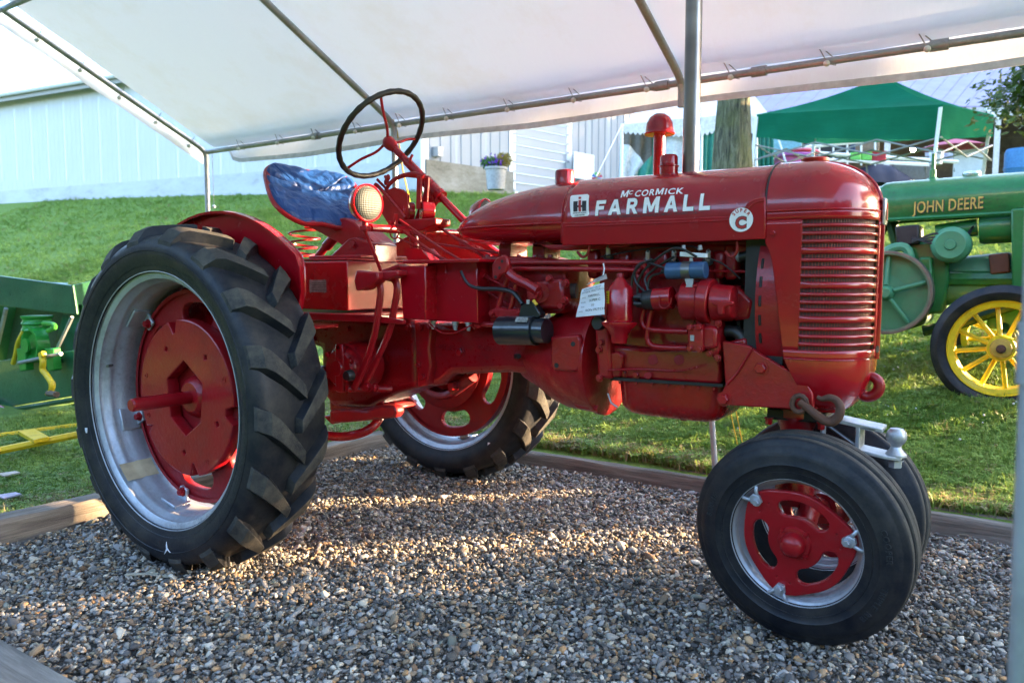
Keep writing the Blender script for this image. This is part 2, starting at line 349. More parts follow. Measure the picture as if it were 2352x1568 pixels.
scatter('grass', tufts, grass_m, np.c_[gp, z], np.c_[RNG.normal(0,.12,n), RNG.normal(0,.12,n), RNG.uniform(0,6.28,n)], np.c_[s, s, s*RNG.uniform(.7,1.25,n)], gcol)
fm = inst_mat('clover_flower', .8, 0)
fl = MB(); fl.ball((0,0,.036), .0055, n=8)
gp = np.vstack([lawn_pts(260, -1, 3.2, 1.6, 6), lawn_pts(500, -12, 3, 4, 12)]); n = len(gp)
scatter('clover_flowers', [src('flower', fl.mesh(), fm)], fm, np.c_[gp, [lawn_z(a, b) for a, b in gp]], np.zeros((n,3)), np.ones((n,3))*RNG.uniform(.7,1.4,(n,1)), np.tile((.6,.6,.55,1), (n,1)))
# ---- timbers
t = NT('weathered_timber'); wn = t.noise(6, 7, .7, t.co(scale=(.35, 6, 6))); wc = t.ramp(wn, [(.3,(.055,.045,.035)),(.5,(.17,.14,.11)),(.7,(.29,.25,.2))])
t.set(base=wc, rough=.85, normal=t.bump(wn, .9, .012)); timber_m = t.m
def timber(a, b, w, h, lab, z0=-.02):
    a = Vector(a); b = Vector(b); L_ = (b-a).length; n = int(L_/.09)+2; m = MB(); rnd = Vector((random.random()*9, 0, 0))
    def ring(i):
        x = L_*i/(n-1); pts = []
        for u, v in ((-.5,0),(-.5,.8),(-.43,.97),(-.15,1),(.12,.97),(.42,1),(.5,.84),(.5,0)):
            q = Vector((x*3, u*4, v*4))+rnd; pts.append((x, u*w+.006*noise.noise(q), z0+v*h+.009*noise.noise(q*1.3+Vector((5,5,5)))-(.010 if u == .12 else 0)))
        return pts
    vs = []
    for i in range(n): vs += ring(i)
    fs = [(i*8+k, i*8+(k+1)%8, (i+1)*8+(k+1)%8, (i+1)*8+k) for i in range(n-1) for k in range(8)]+[tuple(range(8)), tuple((n-1)*8+k for k in range(8))]
    m.add(vs, fs); o = m.build('border_timber', timber_m, smooth=50); o.location = (a.x, a.y, 0); o.rotation_euler = (0, 0, math.atan2(b.y-a.y, b.x-a.x)); tag(o, lab, 'timber', 'timbers edging the gravel'); return o
timber((-.98,1.29,0), (1.52,1.30,0), .13, .10, 'weathered landscape timber along the far side of the gravel, behind the far rear wheel')
timber((1.55,1.31,0), (3.7,1.31,0), .13, .10, 'weathered landscape timber between gravel and lawn at the right edge, beyond the front wheels')
timber((-.91,1.2,0), (-.91,-.35,0), .13, .10, 'grey landscape timber behind the tractor, running from the far corner towards the near rear wheel')
timber((-.92,-.38,0), (-.93,-1.66,0), .14, .11, 'sunlit split landscape timber at the left edge of the photo')
timber((-.85,-1.68,0), (.9,-1.665,0), .13, .12, 'blue-grey landscape timber in the bottom left corner of the photo')
# straw bits
strw = plain('dry_straw', (.45,.36,.2), .7)
m = MB()
for i in range(170):
    x, y = random.uniform(-.7,3), random.uniform(-1.5,1.2); a = random.uniform(0,3.14); l = random.uniform(.02,.07); zz = .016
    m.tube([(x,y,zz),(x+l*.5*math.cos(a),y+l*.5*math.sin(a),zz+.006),(x+l*math.cos(a+.3),y+l*math.sin(a+.3),zz)], .0008, 4)
tag(m.build('straw_bits', strw), kind='stuff')
m = MB()
for i in range(90):
    x, y = random.uniform(-.75,3.1), random.uniform(-1.5,1.2); a = random.uniform(0,6.28); l = random.uniform(.008,.02); z_ = random.uniform(.012,.02); c_, s_ = math.cos(a), math.sin(a)
    m.add([(x-c_*l,y-s_*l,z_),(x+s_*l*.5,y-c_*l*.5,z_+.004),(x+c_*l,y+s_*l,z_+.002),(x-s_*l*.5,y+c_*l*.5,z_+.006)], [(0,1,2,3)])
tag(m.build('leaf_litter', plain('dead_leaf', (.22,.12,.05), .8), smooth=0), kind='stuff')
m = MB(); c = P(345, 1318, z=.02); u = Vector((.9,.2,0)).normalized(); v = Vector((-.3,.9,0)).normalized()
m.prism([c-u*.085-v*.03, c-u*.08-v*.045, c+u*.0-v*.008, c+u*.06-v*.006, c+u*.12+v*.01, c+u*.05+v*.018, c+u*.01+v*.012, c-u*.01+v*.04, c-u*.03+v*.038, c-u*.022+v*.0], (0,0,.003))
tag(m.build('wood_splinter', plain('pale_wood', (.42,.36,.26), .6)), 'pale forked wood splinter lying on the gravel in front of the near rear wheel', 'splinter')
for (px, py, lab) in ((20, 1090, 'pale wood chip on the grass at the left edge, the upper of two'), (20, 1140, 'small pinkish paper scrap on the grass at the left edge')):
    c = P(px, py, z=.07); m = MB(); m.prism([c+Vector((-.05,-.03,0)), c+Vector((.03,-.035,0)), c+Vector((.06,.03,.01)), c+Vector((-.01,.035,.005))], (0,0,.008)); tag(m.build('wood_chip' if 'wood' in lab else 'paper_scrap', plain('chip'+str(py), (.5,.42,.34) if py < 1100 else (.5,.42,.5), .8), bev=.002), lab, 'chip' if py < 1100 else 'scrap')
# ------------------------------------------------------------------ canopy shelter
t = NT('canopy_fabric'); st = t.g(t.noise(1.3, 7, .7), 0, 1, .5, .8); fc = t.mix(st, (.80,.80,.82), (.74,.70,.63)); wv = t.noise(3, 4, .6, t.co(scale=(6, 1, 1)))
t.set(base=fc, rough=.55, spec=.3, normal=t.bump(wv, .35, .02)); tr = t.n('BsdfTranslucent'); t.l(fc, tr.inputs[0]); mx = t.n('MixShader'); mx.inputs[0].default_value = .21
t.l(t.b.outputs[0], mx.inputs[1]); t.l(tr.outputs[0], mx.inputs[2]); t.l(mx.outputs[0], t.o.inputs[0]); fabric = t.m; vfab = fabric.copy(); vfab.name = 'valance_fabric'
for q in vfab.node_tree.nodes:
    if q.type == 'MIX_SHADER': q.inputs[0].default_value = .075
can = empty('canopy_shelter', (.1, -.19, 0)); tag(can, 'white fabric canopy on galvanised tube frame sheltering the red tractor', 'canopy')
EX = [-2.83, -.83, 1.12, 3.08]; RY, RZ, EZ = -.19, 2.775, 2.08; YN2 = -1.61
def roofz(y): return RZ-abs(y-RY)*(RZ-EZ)/(1.23-RY)
def cover(u, v):
    x = -2.76+u*5.98; y = RY+(v*2-1)*1.44
    seg = (x+2.83)/1.97 % 1; sag = math.sin(PI*seg)*.028*(1 if 0 < (x+2.83) < 6 else 0)*min(1, 4*(1-abs(v*2-1))+.3)
    return Vector((x, y, roofz(y)+.045-sag+.006*noise.noise(Vector((x*2, y*2, 0)))+.004*noise.noise(Vector((x*9+y*4, y*1.5, 5)))))
MB().grid(cover, 90, 61).build('roof_cover', fabric, can, smooth=60)
def val(sy):
    ye = RY+sy*(1.49)
    def f(u, v):
        x = -2.68+u*5.9 if sy > 0 else -2.78+u*5.98
        bz = 1.985-.02*math.sin(u*PI*3)**2; zz = 2.21+(bz-2.21)*v
        zz += max(0, (.14-u*5.9)/.14)**2*.16*v
        return Vector((x, ye+.012*math.sin(v*3)+.012*noise.noise(Vector((x*3, v, sy*4))), zz))
    return f
o = MB().grid(val(1), 70, 8).build('valance', vfab, can, smooth=60)
MB().grid(lambda u, v: val(1)(u, .86+.14*v)+Vector((0,-.004,0)), 70, 2).build('hem', plain('hem_fabric', (.62,.6,.54), .7), o, smooth=60)
MB().grid(val(-1), 70, 8).build('valance', fabric, can, smooth=60)
# inner hem with band above the rail
MB().grid(lambda u, v: Vector((-2.72+u*5.9, 1.205-.012*v+.01*noise.noise(Vector((u*20,v,0))), 2.215-.065*v-.012*math.sin(((u*5.9+.11)/1.97%1)*PI)+.0)), 90, 3).build('hem_band', plain('band_fabric', (.66,.65,.62), .7), can, smooth=60)
sm_ = plain('seam_tape', (.62,.58,.50), .8)
for vv in (): MB().grid(lambda u, v: cover(u, vv+.006*v)+Vector((0,0,-.004)), 90, 2).build('seam', fabric, can, smooth=60)
# gable drape
def gable(u, v):
    y = RY+(u*2-1)*1.46; return Vector((-2.9-.03*v, y, roofz(y)+.04-.10*v+.01*noise.noise(Vector((y*4, v, 0)))))
MB().grid(gable, 40, 4).build('gable_flap', vfab, can, smooth=60)
for yy, zz in ((1.23, EZ), (YN2, EZ), (RY, RZ)):
    o = MB().tube([(-2.84,yy,zz), (.1,yy,zz), (3.1,yy,zz)], .0175, 12).build('rail', galv, can)
    if yy == 1.23:
        for sx in (.98, 1.47, 2.22, -1.6): MB().cyl((sx,yy,zz), (sx+.07,yy,zz), .0245).build('sleeve', galv, o)
for x in EX:
    for sg in (1, -1):
        ye = 1.23 if sg > 0 else YN2
        MB().tube([(x,RY,RZ),(x,RY+(ye-RY)*.5,(RZ+EZ)/2),(x,ye-sg*.16,EZ+.085),(x,ye-sg*.06,EZ+.035),(x,ye-sg*.012,EZ),(x,ye,EZ-.04),(x,ye,EZ-.12)], .0195, 12).build('rafter', galv, can)
    if x == EX[0]: pass
for (x, y, xb, lean) in ((-2.83,1.23,-2.83,0), (-.83,1.23,-.80,0), (1.14,1.23,1.35,0), (3.08,1.23,3.2,0), (-2.83,YN2,-2.83,0), (-.83,YN2,-.95,0)):
    gz = -.02 if x > -.9 else .02
    if y > 1.2: gz = .06
    o = MB().tube([(x,y,EZ-.02),(x+(xb-x)*.3,y,1.45),(x+(xb-x)*.7,y,.7),(xb,y-.0,gz)], .0195 if x < 1 else .015, 12, smooth=4).build('post', galv, can)
    MB().cyl((x+(xb-x)*.25,y,1.56), (x+(xb-x)*.24,y,1.6), .0245).build('post_collar', galv, o)
MB().tube([(2.646,YN2,2.1),(2.649,YN2,1.2),(2.668,YN2,-.02)], .021, 16).build('post', galv, can)
MB().cyl((2.652,YN2,1.0), (2.651,YN2,1.06), .024).build('post_collar', galv, can)
cord = plain('elastic_cord', (.35,.33,.31), .7); ballm = plain('tie_ball', (.7,.7,.68), .4)
bpx = [(540,326),(628,313),(710,297),(805,281),(905,265),(1012,247),(1150,228),(1300,203),(1466,173),(1656,143),(1873,113),(2100,75)]
for px, py in bpx:
    x = P(px, py, y=1.2).x; g = Vector((x,1.2,2.165)); b = Vector((x+.055,1.2,2.062))
    o = MB().tube([g,b],.0028,5).tube([g,g+Vector((.075,.03,-.075))],.0028,5).tube([g+Vector((.075,.03,-.075)),(x+.085,1.22,2.055),b],.0025,5).build('bungee_tie', cord, can)
    MB().ball(b+Vector((-.002,-.012,-.002)), .0145).build('ball', ballm, o); MB().lathe([(.006,0),(.010,0),(.010,.003),(.006,.003)], g+Vector((0,-.004,0)), (0,-1,0), 12, False).build('grommet', steel, o)
x = -2.74; o = MB().tube([(x,1.22,2.06),(x+.005,1.22,1.66)], .0022, 5).build('bungee_tie', cord, can); MB().ball((x+.005,1.22,1.65), .016).build('ball', ballm, o)
for k in (0,1,2,3,4,5):
    y = 1.1-k*.27; z = roofz(y); o = MB().tube([(-2.85,y,z-.02),(-2.78,y,z+.035)], .003, 5).build('bungee_tie', cord, can); MB().ball((-2.86,y,z-.03), .0145).build('ball', ballm, o)
# yellow guy ropes
yel = plain('yellow_rope', (.75,.45,.03), .6)
o = MB().tube([P(1682,900,y=1.6), P(1705,1015,y=1.6)], .0032, 6).tube([P(1668,900,y=1.62), P(1694,1020,y=1.62)], .0032, 6).tube([P(1682,900,y=1.6),P(1600,480,y=1.3)],.0032,6).build('guy_rope', yel)
tag(o, 'doubled yellow guy rope running to the grass beside the thin far post', 'rope')
o = MB().tube([P(898,262,y=1.24),P(912,300,y=1.26), P(925,390,y=1.5), P(945,480,y=1.9), P(960,600,y=2.1)], .005, 6).build('guy_rope', yel)
tag(o, 'single yellow guy rope beside the corner post behind the steering wheel', 'rope')
# ------------------------------------------------------------------ buildings
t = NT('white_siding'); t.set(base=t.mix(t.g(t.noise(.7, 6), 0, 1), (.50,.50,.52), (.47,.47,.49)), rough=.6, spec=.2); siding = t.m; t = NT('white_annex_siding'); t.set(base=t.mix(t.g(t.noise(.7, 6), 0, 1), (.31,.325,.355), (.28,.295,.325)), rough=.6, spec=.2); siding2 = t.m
t = NT('stained_concrete'); cn = t.noise(1.2, 8, .75, t.co(scale=(1,1,2))); t.set(base=t.ramp(cn, [(.3,(.09,.08,.06)),(.5,(.2,.185,.155)),(.7,(.3,.29,.275))]), rough=.9, normal=t.bump(t.noise(20, 5), .3, .02)); conc = t.m
t = NT('whitewashed_block'); cn = t.noise(.8, 8, .75, t.co(scale=(1,1,2.5))); t.set(base=t.ramp(cn, [(.32,(.3,.28,.26)),(.45,(.43,.43,.46)),(.6,(.48,.49,.53))]), rough=.9); concw = t.m
C0 = P(975, 437, d=20); LD = Vector((-.99,-.14,0)).normalized(); RD = Vector((.174,.985,0)).normalized(); SB = 4.15; ET = 7.35
def wallp(px, py, p0, dr):
    v = FW*FP+RT*(px-PW/2)+UP*(PH/2-py); nn = Vector((dr.y,-dr.x,0)); return CC + v*((p0-CC).dot(nn)/v.dot(nn))
def rib_panel(W_, H_, ribs=3, dep=.009):    # one sheet of ribbed siding in local XZ, front towards -Y
    m = MB(); q = [(0,0)]
    for i in range(ribs):
        c = (i+.5)*W_/ribs; q += [(c-.03,0),(c-.015,-dep),(c+.015,-dep),(c+.03,0)]
    q.append((W_-.004,0)); m.add([(a,b,0) for a,b in q]+[(a,b,H_) for a,b in q], [(i,i+1,i+1+len(q),i+len(q)) for i in range(len(q)-1)])
    return m.mesh('siding')
def ang(d): return math.atan2(d.y, d.x)
ba = empty('white_barn', C0); tag(ba, 'long white metal-sided barn up the lawn at the left, behind the seat and rear wheel', 'barn')
def panels(parent, p0, dr, L_, z0, z1, W_=.9, ribs=4, zf=None):
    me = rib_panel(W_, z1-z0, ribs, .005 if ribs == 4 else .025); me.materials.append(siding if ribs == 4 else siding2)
    for i in range(int(L_/W_+.5)):
        o = bpy.data.objects.new('wall_panel', me); COL.objects.link(o); o.parent = parent; p = p0+dr*(i*W_)-parent.location; o.location = (p.x, p.y, z0-parent.location.z); o.rotation_euler = (0,0,ang(dr))
# left wall: panels laid from its far left end to the corner so that fronts face the camera
LW = 30.6; e0 = C0+LD*LW
panels(ba, e0, -LD, LW, SB, ET)
nl = Vector((-LD.y, LD.x, 0)); nl = nl if nl.dot(CC-C0) > 0 else -nl
m = MB(); m.prism([e0+nl*.06+Vector((0,0,-e0.z+1)), C0+nl*.06+Vector((0,0,-C0.z+1)), C0-nl*.2+Vector((0,0,-C0.z+1)), e0-nl*.2+Vector((0,0,-e0.z+1))], (0,0,SB-1)); m.build('foundation', concw, ba)
roofm = plain('grey_metal_roof', (.42,.4,.38), .45, .3)
def at(p, z): return Vector((p.x, p.y, z))
m = MB(); f0 = C0+nl*.35; f1 = e0+nl*.35; m.prism([at(f0,ET-.02), at(f1,ET-.02), at(f1-nl*7,ET+1.9), at(f0-nl*7,ET+1.9)], (0,0,.12)); m.build('roof', roofm, ba)
m = MB(); m.prism([at(f0,ET-.18), at(f1,ET-.18), at(f1+nl*.03,ET-.18), at(f0+nl*.03,ET-.18)], (0,0,.26)); m.build('fascia', plain('fascia', (.3,.28,.27), .6), ba)
m = MB(); g0 = f0+nl*.09; g1 = f1+nl*.09; m.tube([at(g0,ET+.02), at(g1,ET+.02)], .07, 8); m.build('gutter', plain('gutter', (.55,.54,.55), .5), ba)
dp = wallp(228, 208, C0+nl*.3, LD); m = MB(); m.tube([at(dp,ET), at(dp,ET-.15), at(dp-nl*.25,ET-.4)], .05, 8); m.build('downspout', galv, ba)
# right wing
bb_ = empty('white_annex', C0); tag(bb_, 'white gabled end of the building with overhead door and concrete base, behind the flower planter', 'building')
nr = Vector((RD.y,-RD.x,0)); nr = nr if nr.dot(CC-C0) > 0 else -nr
a1 = wallp(1175, 400, C0, RD); a2 = wallp(1305, 400, C0, RD); a3 = C0+RD*26
for p0, p1 in ((C0, a1), (a2, a3)):
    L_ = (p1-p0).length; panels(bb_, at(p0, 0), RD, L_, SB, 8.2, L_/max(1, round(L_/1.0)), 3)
L_ = (a2-a1).length
for k in range(17):
    m = MB(); z0 = 3.6+k*.27; q0 = at(a1+nr*.05, z0); q1 = at(a2+nr*.05, z0); m.prism([q0, q1, q1-nr*.04+Vector((0,0,.265)), q0-nr*.04+Vector((0,0,.265))], -nr*.03); m.build('door_board', siding2, bb_, smooth=0)
for q in (a1, a2, C0): m = MB(); q_ = q+nr*.04; m.prism([at(q_-RD*.12,2.5), at(q_+RD*.12,2.5), at(q_+RD*.12-nr*.05,2.5), at(q_-RD*.12-nr*.05,2.5)], (0,0,5.7)); m.build('corner_board', white, bb_)
for p0, p1 in ((C0, a1), (a2, a3)):
    m = MB(); m.prism([at(p0+nr*.08,1.5), at(p1+nr*.08,1.5), at(p1-nr*.25,1.5), at(p0-nr*.25,1.5)], (0,0,SB-1.5)); m.build('foundation', conc, bb_)
m = MB(); m.prism([at(C0+nr*.3,8.15), at(a3+nr*.3,8.15), at(a3-nr*8,9.5), at(C0-nr*8,9.5)], (0,0,.15)); m.build('roof', roofm, bb_)
p = wallp(1340, 390, C0+nr*.3, RD); m = MB(); m.prism([at(p-RD*.5,p.z-.3), at(p+RD*.5,p.z-.3), at(p+RD*.5,p.z+.5), at(p-RD*.5,p.z+.5)], nr*.03); tag(m.build('notice_board', plain('notice', (.7,.75,.78), .4)), 'pale blank board standing against the white wall left of the striped tent', 'board')
p = wallp(786, 290, C0+nl*.0, LD) if False else wallp(1005, 340, C0+nr*.1, RD); m = MB(); m.box(p+Vector((0,0,-.1)), (.2,.2,.25)); m.build('wall_lamp', galv, bb_)
# planter
pl = P(1139, 434, d=18.2); gz = lawn_z(pl.x, pl.y); sc = 18.2/1767; zb = pl.z-.02
po = empty('flower_planter', (pl.x, pl.y, zb)); tag(po, 'large white planter with purple petunias and yellow-green foliage beside the barn wall', 'planter')
MB().lathe([(.0,0),(24*sc*.82,0),(24*sc,.46),(26.5*sc,.47),(26.5*sc,.52),(23*sc,.52),(22*sc,.45),(0,.45)], (pl.x,pl.y,zb), (0,0,1), 32).build('pot', plain('grey_white_plastic', (.36,.35,.36), .5), po)
def leafball(name, c, rad, n, size, col, parent, seed=0, flat=.8, var=.35):
    r = random.Random(seed); t_ = NT(name+'_mat'); hu = t_.n('ObjectInfo'); cc = t_.mix(t_.g(t_.noise(6, 3), 0, 1, .3, .7), col, tuple(x*(1-var) for x in col)); t_.set(base=cc, rough=.6, spec=.25)
    trn = t_.n('BsdfTranslucent'); t_.l(cc, trn.inputs[0]); mx_ = t_.n('MixShader'); mx_.inputs[0].default_value = .3; t_.l(t_.b.outputs[0], mx_.inputs[1]); t_.l(trn.outputs[0], mx_.inputs[2]); t_.l(mx_.outputs[0], t_.o.inputs[0])
    m = MB()
    for i in range(n):
        d_ = Vector((r.gauss(0,1), r.gauss(0,1), r.gauss(0,1))).normalized(); rr = r.random()**.45; q = Vector(c)+Vector((d_.x*rad[0], d_.y*rad[1], d_.z*rad[2]))*rr
        u = Vector((r.gauss(0,1), r.gauss(0,1), r.gauss(0,1))).normalized(); v = u.orthogonal().normalized(); s_ = size*r.uniform(.6,1.3)
        m.add([q-u*s_, q-v*s_*.45, q+u*s_, q+v*s_*.45], [(0,1,2,3)])
    me = bpy.data.meshes.new(name); me.from_pydata(m.v, [], m.f); return link(name, me, t_.m, parent, smooth=0)
c = (pl.x, pl.y, zb+.62)
leafball('foliage', (c[0]-.12,c[1],c[2]), (.28,.28,.16), 700, .035, (.06,.16,.03), po, 1); leafball('yellow_foliage', (c[0]+.17,c[1]+.1,c[2]+.08), (.2,.2,.18), 500, .035, (.28,.22,.05), po, 2); leafball('petunias', (c[0]-.02,c[1]-.05,c[2]+.02), (.34,.3,.22), 90, .045, (.16,.05,.45), po, 3)
# pinwheel
p = P(1371, 408, d=17.5); pw = empty('pinwheel', (p.x, p.y, p.z-.5)); tag(pw, 'small multicoloured pinwheel on a stick in the grass before the annex', 'pinwheel'); MB().cyl((p.x,p.y,p.z-.7), p, .008, n=6).build('stick', steel, pw)
for k in range(8):
    a = k*PI/4; u = RT*math.cos(a)+UP*math.sin(a); v = RT*math.cos(a+.6)+UP*math.sin(a+.6)
    MB().add([p-FW*.03, p+u*.13-FW*.03, p+v*.12-FW*.0], [(0,1,2)]).build('vane', plain('vane%d' % k, [(.6,.05,.1),(.6,.4,.03),(.1,.45,.1),(.05,.2,.6)][k%4], .4), pw, smooth=0)
# ------------------------------------------------------------------ tree trunk
t = NT('bark'); bn = t.noise(5, 8, .75, t.co(scale=(4,4,.55)), .8); wvv = t.noise(2, 5, .7); bc = t.ramp(bn, [(.38,(.015,.014,.01)),(.5,(.10,.095,.055)),(.62,(.2,.19,.12))]); bc = t.mix(t.g(wvv, 0, .6, .45, .65), bc, (.12,.13,.03))
t.set(base=bc, rough=.95, normal=t.bump(bn, 1, .06)); bark = t.m
def trunk_fn(o, r, h):
    def f(u, v):
        a = 2*PI*u; rr = r*(1.25-.45*min(1, v*2.2)+.35*max(0, v-.55))*(1+.10*noise.noise(Vector((math.cos(a)*2.2, math.sin(a)*2.2, v*h*.5)))+.07*abs(noise.noise(Vector((math.cos(a)*7, math.sin(a)*7, v*h*.7)))))
        return o+Vector((rr*math.cos(a)+.10*v*v*h*.2, rr*math.sin(a), v*h-.3))
    return f
p = P(1678, 400, d=11.5); tr_ = empty('shade_tree', (p.x, p.y, lawn_z(p.x, p.y))); tag(tr_, 'mossy furrowed tree trunk behind the hood, between striped tent and green pop-up canopy', 'tree')
MB().grid(trunk_fn(Vector(tr_.location), .29, 5.2), 64, 60, True).build('trunk', bark, tr_, smooth=70)
b0 = Vector(tr_.location)+Vector((.25,0,4.6))
mm = MB()
for a, l, up in ((.3,3.4,1.6),(1.7,3,2.2),(3.2,3.3,1.8),(4.6,3.2,2.0)): mm.tube([b0, b0+Vector((math.cos(a)*l*.4, math.sin(a)*l*.4, up*.6)), b0+Vector((math.cos(a)*l, math.sin(a)*l, up*1.3))], lambda q: .2*(1-q*.8), 10, smooth=4)
mm.build('limb', bark, tr_, smooth=60)
def crown(c, rad, n, size, col, parent, seed, gz=.6):
    r = random.Random(seed); m = MB(); cl = []
    for i in range(46):
        d_ = Vector((r.gauss(0,1), r.gauss(0,1), r.gauss(0,1))).normalized()*r.uniform(.45,1); cl.append((Vector(c)+Vector((d_.x*rad[0], d_.y*rad[1], d_.z*rad[2])), r.uniform(.16,.3)*rad[0]))
    for i in range(n):
        q, s0 = cl[r.randrange(46)]; q = q+Vector((r.gauss(0,1), r.gauss(0,1), r.gauss(0,gz)))*s0*.6; u = Vector((r.gauss(0,1), r.gauss(0,1), r.gauss(0,.5))).normalized(); v = u.orthogonal().normalized(); s_ = size*r.uniform(.6,1.4)
        m.add([q-u*s_, q-v*s_*.5, q+u*s_, q+v*s_*.5], [(0,1,2,3)])
    t = NT('leaves%d' % seed); cc = t.mix(t.g(t.noise(2.5, 5, .7), 0, 1, .35, .65), col, tuple(x*1.9 for x in col)); t.set(base=cc, rough=.5); tt = t.n('BsdfTranslucent'); t.l(cc, tt.inputs[0]); mx = t.n('MixShader'); mx.inputs[0].default_value = .35; t.l(t.b.outputs[0], mx.inputs[1]); t.l(tt.outputs[0], mx.inputs[2]); t.l(mx.outputs[0], t.o.inputs[0])
    me = bpy.data.meshes.new('crown'); me.from_pydata(m.v, [], m.f); return link('crown', me, t.m, parent, smooth=0)
crown((b0.x, b0.y, b0.z+2.6), (4.2,4.2,2.2), 15000, .10, (.035,.06,.012), tr_, 11)
# leafy tree at the right edge
q = P(2420, 215, d=11.5); t2 = empty('leafy_tree', (q.x+1.6, q.y, lawn_z(q.x+1.6, q.y))); tag(t2, 'broadleaf tree whose sunlit branch hangs in at the top right corner of the photo', 'tree')
MB().grid(trunk_fn(Vector(t2.location), .2, 3.2), 24, 20, True).build('trunk', bark, t2, smooth=70)
crown((q.x+1.2, q.y+.3, q.z+.55), (1.95,1.8,1.0), 34000, .06, (.045,.075,.012), t2, 12)
# unseen shrub row added at the right to shade the tractor front (low sun)
for i, (x, y, r_, h_) in enumerate(((6.6,4.1,1.0,2.6),(7.9,4.3,1.1,2.9),(8.2,2.9,1.1,2.7),(9.4,3.8,1.3,3.0),(7.6,1.8,1.0,2.3))):
    s = empty('evergreen_shrub', (x,y,.2)); tag(s, ['round evergreen shrub nearest the display on the right', 'tall evergreen shrub right of the nearest one', 'broad evergreen shrub in the middle of the clump', 'tallest evergreen shrub at the outer end', 'low evergreen shrub at the near end of the clump'][i], 'shrub', 'evergreen shrubs right of the canopy')
    leafball('foliage', (x,y,.2+h_/2), (r_,r_,h_/2), 9000, .07, (.03,.055,.015), s, 20+i); MB().cyl((x,y,-.1),(x,y,h_*.6),.06,n=8).build('stem', bark, s)
# unseen tall trees added towards the sun to shade canopy roof, barn walls and lawn
for i, (x, y, cz, r_, rz_, n_, lab) in enumerate(((11.7,11.0,6.75,3.3,1.7,17000,'high-crowned park tree in the middle of the row right of the green pop-up canopy'),(13.8,8.8,6.75,3.3,1.7,17000,'high-crowned park tree second from the near end of the row right of the green tractor'),(9.6,13.2,6.75,3.3,1.7,17000,'high-crowned park tree nearest the green pop-up canopy'),(15.9,6.6,6.75,3.3,1.7,17000,'high-crowned park tree at the near end of the row right of the green tractor'),(7.5,38,11,5,8.5,15000,'broad tree behind the open barn, nearest the white annex'),(15,37,11,6,8.5,15000,'broad tree behind the open barn, in the middle of the row'),(23,40,11,6,8.5,15000,'broad tree behind the open barn, at the outer end of the row'))):
    tt_ = empty('park_tree', (x,y,lawn_z(x,y))); tag(tt_, lab, 'tree'); MB().grid(trunk_fn(Vector(tt_.location), .3, cz-lawn_z(x,y)), 16, 12, True).build('trunk', bark, tt_, smooth=70); crown((x,y,cz), (r_,r_,rz_), n_, .24 if i < 4 else .42, (.04,.07,.015), tt_, 40+i, .25 if i < 4 else .6)
wd = bpy.data.objects.new('w', None); crown((0,-19,3.2), (34,3.5,4.2), 1, .3, (.02,.035,.01), None, 60).name = 'wood_edge'
bpy.data.objects.remove(bpy.data.objects['wood_edge']); bpy.data.objects.remove(wd)
m = MB(); rr_ = random.Random(5)
for i in range(26000):
    a = rr_.uniform(-2.75,-.1) if rr_.random() < .9 else rr_.uniform(-3.3,-2.7); d_ = 17+rr_.gauss(0,1.3); h_ = (5.8+1.9*noise.noise(Vector((a*6,0,2)))); q = Vector((2.6+d_*math.cos(a), -2.5+d_*math.sin(a), h_*rr_.random()**.7)); u = Vector((rr_.gauss(0,1), rr_.gauss(0,1), rr_.gauss(0,1))).normalized(); v = u.orthogonal().normalized(); s_ = .38
    m.add([q-u*s_, q-v*s_*.6, q+u*s_, q+v*s_*.6], [(0,1,2,3)])
me = bpy.data.meshes.new('w'); me.from_pydata(m.v, [], m.f); tag(link('woods_behind_the_viewer', me, plain('woodland_leaves', (.012,.018,.009), .8, 0, .5, 1), smooth=0), kind='stuff')  # unseen dark woods added behind the viewer to darken the paint reflections
# ------------------------------------------------------------------ striped tent
D = 16.0
def Pd(px, py, dd=0): return P(px, py, d=D+dd)
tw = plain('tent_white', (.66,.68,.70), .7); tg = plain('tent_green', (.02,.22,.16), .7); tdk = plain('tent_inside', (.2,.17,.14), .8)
te = empty('striped_tent', Pd(1580, 430)); te.location.z -= .2; tag(te, 'white and green striped tent with scalloped edge and drawn curtains behind the exhaust pipe', 'tent')
def cloth(pts_top, pts_bot, n=24, folds=.05, fq=9, dd=0):
    a0, a1 = pts_top; b0_, b1 = pts_bot
    def f(u, v):
        x = a0[0]+(a1[0]-a0[0])*u; y = a0[1]+(a1[1]-a0[1])*u; x2 = b0_[0]+(b1[0]-b0_[0])*u; y2 = b0_[1]+(b1[1]-b0_[1])*u
        q = Pd(x+(x2-x)*v, y+(y2-y)*v, dd); return q+FW*(folds*math.sin(u*fq*2+v*1.5)*(.4+.6*v)+.03*noise.noise(q*2))
    return MB().grid(f, n, 8)
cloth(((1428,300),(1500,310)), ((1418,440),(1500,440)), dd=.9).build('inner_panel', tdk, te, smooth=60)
cloth(((1498,300),(1520,300)), ((1496,440),(1520,440)), dd=.8).build('inner_stripe', tg, te, smooth=60)
cloth(((1520,300),(1640,300)), ((1520,440),(1640,440)), dd=.0).build('white_panel', tw, te, smooth=60)
cloth(((1424,322),(1434,335)), ((1420,440),(1478,440)), dd=.1).build('drawn_curtain', tw, te, smooth=60)
def cg(u, v):
    x0 = 1422+60*u*1.0; top = 330+u*62-18*math.sin(u*PI); return Pd(1424+62*u-v*(30*u), top+(440-top)*v, .05)+FW*(.05*math.sin(u*14+v*3))
MB().grid(cg, 24, 8).build('drawn_curtain', tw, te, smooth=60)
def cg2(u, v):
    x = 1466+58*u; top = 392-44*u-10*math.sin(u*PI); return Pd(x-6*v, top+(440-top)*v, -.05)+FW*(.05*math.sin(u*11+v*3))
